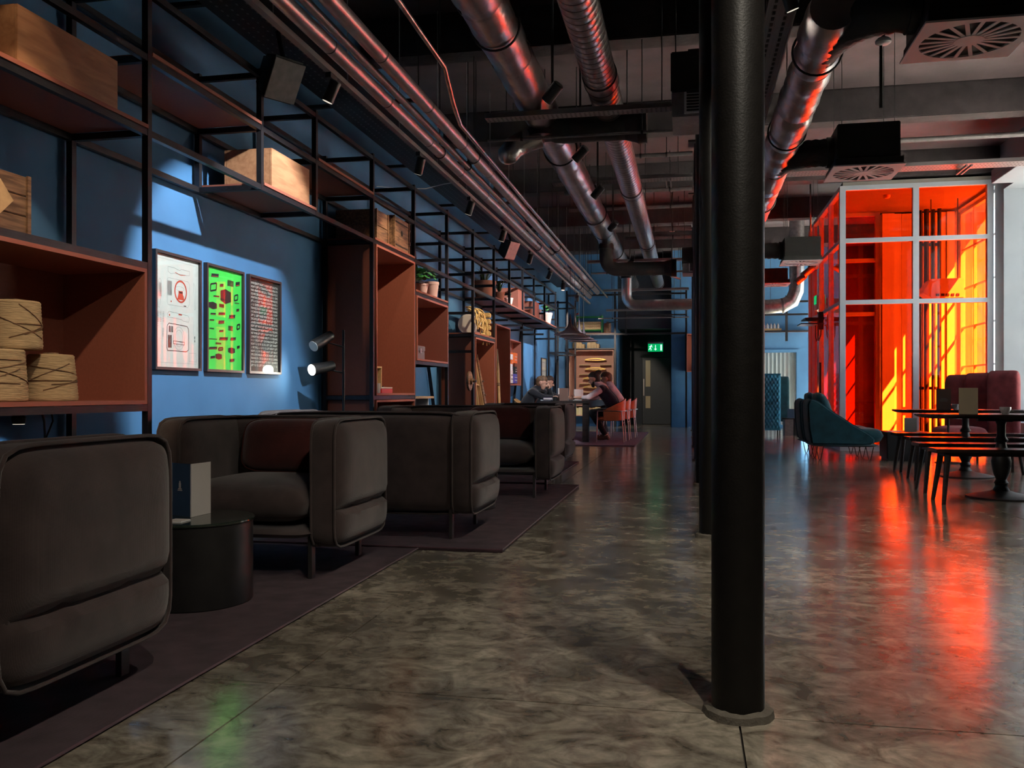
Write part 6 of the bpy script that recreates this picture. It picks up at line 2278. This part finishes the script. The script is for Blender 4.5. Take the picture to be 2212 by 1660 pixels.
def tealight(label, x, y, z):
    t = thing('glass_tumbler', label, 'glass', (x, y, z), 'cut glass tumblers')
    n = 20
    vs_, fs_ = [], []
    prof = [(.026, 0), (.036, .02), (.043, .04), (.047, .062), (.0445, .062), (.040, .04), (.033, .02), (.0, .012)]
    m = MB()
    for q, (r, zz) in enumerate(prof):
        for k in range(n):
            rr = r * (1.05 if (k + q) % 2 and q in (1, 2) else 1)
            a = 2 * PI * k / n
            vs_.append((x + rr * math.cos(a), y + rr * math.sin(a), z + zz))
    for q in range(len(prof) - 1):
        for k in range(n):
            l = (k + 1) % n
            fs_.append((q * n + k, q * n + l, (q + 1) * n + l, (q + 1) * n + k))
    fs_.append(tuple(range(n - 1, -1, -1)))
    m.add(vs_, fs_).build('glass_body', M['tumbler'], t)
    MB().lathe([(0, 0), (.026, 0), (.026, .016), (0, .016)], (x, y, z + .0165), 14).build('candle', M['paper'], t)


M['tumbler'] = mk('cut_glass', (0.75, 0.72, 0.72), 0.08, metal=0.35)
tealight('cut glass tumbler on the nearest pedestal table', 2.80, 8.66, .7555)
tealight('cut glass tumbler beside the brown card on the second table', 2.95, 10.70, .7555)


def slab_menu(label, x, y, z, w, hh, mat, rz, lines=False):
    t = thing('menu_card', label, 'menu', (0, 0, 0), 'standing menu cards')
    for s in (-1, 1):
        vs_ = [(-w / 2, 0, 0), (w / 2, 0, 0), (w / 2, 0, hh), (-w / 2, 0, hh)]
        q = [(a, s * .02 * (1 - c / hh) + s * .0015, c) for a, b, c in vs_] + [(a, s * .02 * (1 - c / hh) + s * .0035, c) for a, b, c in vs_]
        MB().add(q, [(0, 1, 2, 3), (7, 6, 5, 4), (0, 4, 5, 1), (1, 5, 6, 2), (2, 6, 7, 3), (3, 7, 4, 0)]).build('card_leaf', mat, t)
    if lines:
        m = MB()
        for k, (u, v) in enumerate(((.2, .52), (.3, .46), (.25, .40))):
            yy = -(.02 * (1 - v) + .0042)
            m.add([(-w * u, yy, hh * v), (w * u, yy, hh * v), (w * u, yy, hh * (v + .02)), (-w * u, yy, hh * (v + .02))], [(0, 1, 2, 3)])
        m.build('printed_emblem', M['greyink'], t)
    t.location = (x, y, z)
    t.rotation_euler = (0, 0, rz)


slab_menu('tan menu card standing on the nearest pedestal table', 2.48, 8.62, .7555, .155, .235, M['menu'], -.25)
slab_menu('brown menu card standing on the second pedestal table', 2.82, 10.70, .7555, .15, .235, M['menub'], -.25, True)


# ---- teal lounge chairs with hairpin legs, facing right
def teal_chair():
    t = thing('lounge_chair', 'teal lounge chair', 'lounge chair', (0, 0, 0), 'teal lounge chairs')
    poly = [(.02, .22), (-.02, .45), (-.03, .62), (-.035, .78), (-.01, .85), (.04, .86), (.12, .82), (.34, .66), (.58, .50), (.78, .38), (.85, .32), (.86, .27), (.82, .23), (.70, .215)]
    for s in (-1, 1):
        y0, y1 = (s * .36, s * .29) if s < 0 else (s * .29, s * .36)
        m = MB().prism(poly, 'Y', min(y0, y1), max(y0, y1))
        m.build('arm_panel', M['teal'], t, smooth=60, bevel=.022, seg=3)
    vs_, fs_ = pillow(.62, .64, .13, n=14, p=6, edge=5)
    MB().add([(.04 + v[1] - v[2] * .08, v[0], .54 + v[2]) for v in vs_], fs_).build('backrest', M['teal'], t, smooth=70)
    vs_, fs_ = pillow(.58, .50, .20, n=16, p=5, edge=3)
    MB().add([(.23 + v[1] - v[2] * .35, v[0], .70 + v[2]) for v in vs_], fs_).build('back_cushion', M['teal'], t, smooth=70)
    vs_, fs_ = pillow(.57, .84, .21, n=16, p=7, edge=7)
    MB().add([(.58 + v[2], v[0], .345 + v[1]) for v in vs_], fs_).build('seat_cushion', M['teal'], t, smooth=70)
    vs_, fs_ = pillow(.70, .92, .06, n=14, p=8, edge=4)
    MB().add([(.46 + v[2], v[0], .215 + v[1]) for v in vs_], fs_).build('seat_base', M['teal'], t, smooth=70)
    for x in (.14, .80):
        for y in (-.26, .26):
            MB().tube([(x - .05, y, .19), (x - .012, y, .008), (x, y, .006), (x + .012, y, .008), (x + .05, y, .19)], .006, 8).build('hairpin_leg', M['black'], t, smooth=60)
    return t


c = teal_chair()
c['label'] = 'near teal lounge chair with hairpin legs before the red lobby'
c.location = (1.66, 13.2, 0)
copy_tree(c, (1.66, 14.12, 0), 0, 'second teal lounge chair, half hidden behind the first', 'teal lounge chairs')

# ---- cube table with card
t = thing('cube_table', 'dark cube side table beside the teal lounge chairs', 'side table', (2.97, 13.25, 0))
MB().box(2.70, 3.24, 13.0, 13.5, 0.03, .385).build('cube_body', M['cubem'] if 'cubem' in M else M['black'], t, bevel=.006)
MB().box(2.72, 3.22, 13.02, 13.48, 0.0, .03).build('plinth', M['black'], t)
MB().box(2.69, 3.25, 12.99, 13.51, .385, .40).build('table_top', M['darkwood'], t, bevel=.003)
slab_menu('grey card standing on the cube side table', 3.05, 13.2, .4005, .16, .19, M['greyink'], -.2)
t = thing('magazine', 'white magazine lying on the cube side table', 'magazine', (2.82, 13.1, .4005))
MB().box(2.73, 2.90, 13.02, 13.25, .4005, .405).build('pages', M['paper'], t)
MB().box(2.728, 2.902, 13.018, 13.252, .4052, .4065).build('cover', M['white'], t)

# ---- maroon high-backed booth
t = thing('high_back_booth', 'maroon high-backed curved booth at the right edge', 'booth', (4.1, 13.5, 0))
for k, (x, y, rz, w, top) in enumerate(((3.88, 13.95, .9, .42, 1.21), (4.08, 13.68, .75, .42, 1.23), (4.30, 13.36, .55, .42, 1.255), (4.30, 14.25, -.9, .9, 1.2))):
    hh = top - .12
    vs_, fs_ = pillow(w, hh, .14, n=16, p=9, edge=8)
    c_, s_ = math.cos(rz), math.sin(rz)
    MB().add([(x + v[0] * c_ + v[1] * s_, y - v[0] * s_ + v[1] * c_, .12 + hh / 2 + v[2]) for v in vs_], fs_).build('back_panel', M['redbooth'], t, smooth=70)
vs_, fs_ = pillow(.62, .70, .16, n=14, p=5, edge=4)
MB().add([(3.72 + v[0], 13.35 + v[2], .40 + v[1]) for v in vs_], fs_).build('seat_cushion', M['redbooth'], t, smooth=70)
MB().box(3.50, 3.95, 13.10, 13.60, .06, .33).build('seat_base', M['redbooth'], t, bevel=.02)
for (x, y) in ((3.55, 13.15), (3.90, 13.15), (3.55, 13.55), (4.35, 13.3), (4.0, 13.85)):
    MB().cyl((x, y, 0), (x, y, .13), .015, 8).build('leg', M['black'], t)
t = thing('occasional_table', 'small round table with thin stem in the maroon booth', 'side table', (3.42, 12.75, 0))
MB().lathe([(0, 0), (.25, 0), (.25, .016), (0, .016)], (3.42, 12.75, .60), 32).build('table_top', M['darkwood'], t, smooth=30)
MB().cyl((3.42, 12.75, .012), (3.42, 12.75, .60), .016, 12).build('stem', M['black'], t, smooth=40)
MB().lathe([(0, 0), (.17, 0), (.17, .008), (.02, .014), (0, .014)], (3.42, 12.75, 0), 28).build('foot', M['black'], t, smooth=30)

# ---- quilted booth and friends by the curtained window
t = thing('quilted_booth', 'light blue quilted high-backed booth beside the columns', 'booth', (1.7, 20.0, 0))
nx, nz = 44, 96
vs_, fs_ = [], []
X0, X1, Z0, Z1 = 1.42, 1.965, .12, 1.36
for i in range(nx + 1):
    for j in range(nz + 1):
        u, v = i / nx, j / nz
        x, z = X0 + (X1 - X0) * u, Z0 + (Z1 - Z0) * v
        a = math.sin((x / .075 + z / .13) * PI) * math.sin((x / .075 - z / .13) * PI)
        e = min(1, 12 * min(u, 1 - u, v, 1 - v))
        vs_.append((x, 19.95 - (.030 * abs(a) ** .5 + .02) * e, z))
b = len(vs_)
for i in range(nx):
    for j in range(nz):
        q = i * (nz + 1) + j
        fs_.append((q, q + nz + 1, q + nz + 2, q + 1))
MB().add(vs_, fs_).build('quilted_back', M['bluequilt'], t, smooth=60)
MB().box(X0, X1, 19.951, 20.03, Z0, Z1).build('back_shell', M['bluequilt'], t, bevel=.02)
for x in (1.5, 1.9):
    MB().cyl((x, 19.99, 0), (x, 19.99, .125), .014, 8).build('leg', M['black'], t)
t = thing('booth_screen', 'dark teal upholstered screen behind the quilted booth', 'screen', (2.08, 20.7, 0))
vs_, fs_ = pillow(.26, 1.02, .10, n=14, p=8, edge=6)
MB().add([(2.10 + v[0], 20.7 + v[1], .80 + v[2]) for v in vs_], fs_).build('screen_pad', M['teal'], t, smooth=70)
for x in (2.02, 2.18):
    MB().cyl((x, 20.7, 0), (x, 20.7, .32), .014, 8).build('leg', M['black'], t)
t = thing('low_table', 'low grey table beside the quilted booth', 'side table', (2.2, 20.2, 0))
MB().box(2.0, 2.42, 20.0, 20.5, .36, .385).build('table_top', M['darkwood'], t, bevel=.004)
MB().box(2.06, 2.24, 20.04, 20.46, 0, .36).build('plinth', M['tray'], t, bevel=.004)
MB().box(2.26, 2.40, 20.04, 20.46, 0, .36).build('plinth', M['darkwood'], t, bevel=.004)
slab_menu('blue card standing on the low grey table', 2.20, 20.15, .3855, .15, .20, M['bluec'] if 'bluec' in M else M['blueb'], -.2)
# shelf frame on the back right wall
t = thing('shelving_rack', 'dark steel shelf frame on the right end wall above the window', 'shelving', (2.5, 24.3, 2.5), 'steel shelf frames')
for x in (1.6, 2.52, 3.15):
    ubox('post', x - .03, x + .03, 24.1, 24.15, 2.3, 3.5, M['rack'], t)
for z in (2.56, 3.0, 3.34):
    ubox('rail', 1.63, 2.49, 24.105, 24.145, z - .025, z + .025, M['rack'], t)
    ubox('rail', 2.55, 3.12, 24.105, 24.145, z - .025, z + .025, M['rack'], t)
ubox('shelf_board', 1.6, 3.15, 24.15, 24.59, 2.56, 2.58, M['rust'], t)
o = thing('glass_bottles', 'tray of small clear bottles on the right end shelf', 'tray', (2.1, 24.3, 2.581))
ubox('tray_base', 1.9, 2.40, 24.18, 24.40, 2.581, 2.64, M['oak'], o)
for k in range(5):
    MB().lathe([(.035, 0), (.035, .09), (.015, .12), (.015, .14), (0, .14)], (1.96 + k * .09, 24.28, 2.641), 12).build('bottle', M['tumbler'], o, smooth=40)
# white ledge box high on the right wall
t = thing('wall_duct_box', 'white boxed-in duct high on the right wall', 'duct', (4.6, 13.4, 4.0))
MB().box(4.40, 4.779, 12.2, 14.2, 4.05, 4.25).build('casing', M['white_wall'], t, bevel=.006)
MB().box(4.395, 4.40, 12.3, 14.1, 4.13, 4.145).build('shadow_joint', M['greyink'], t)
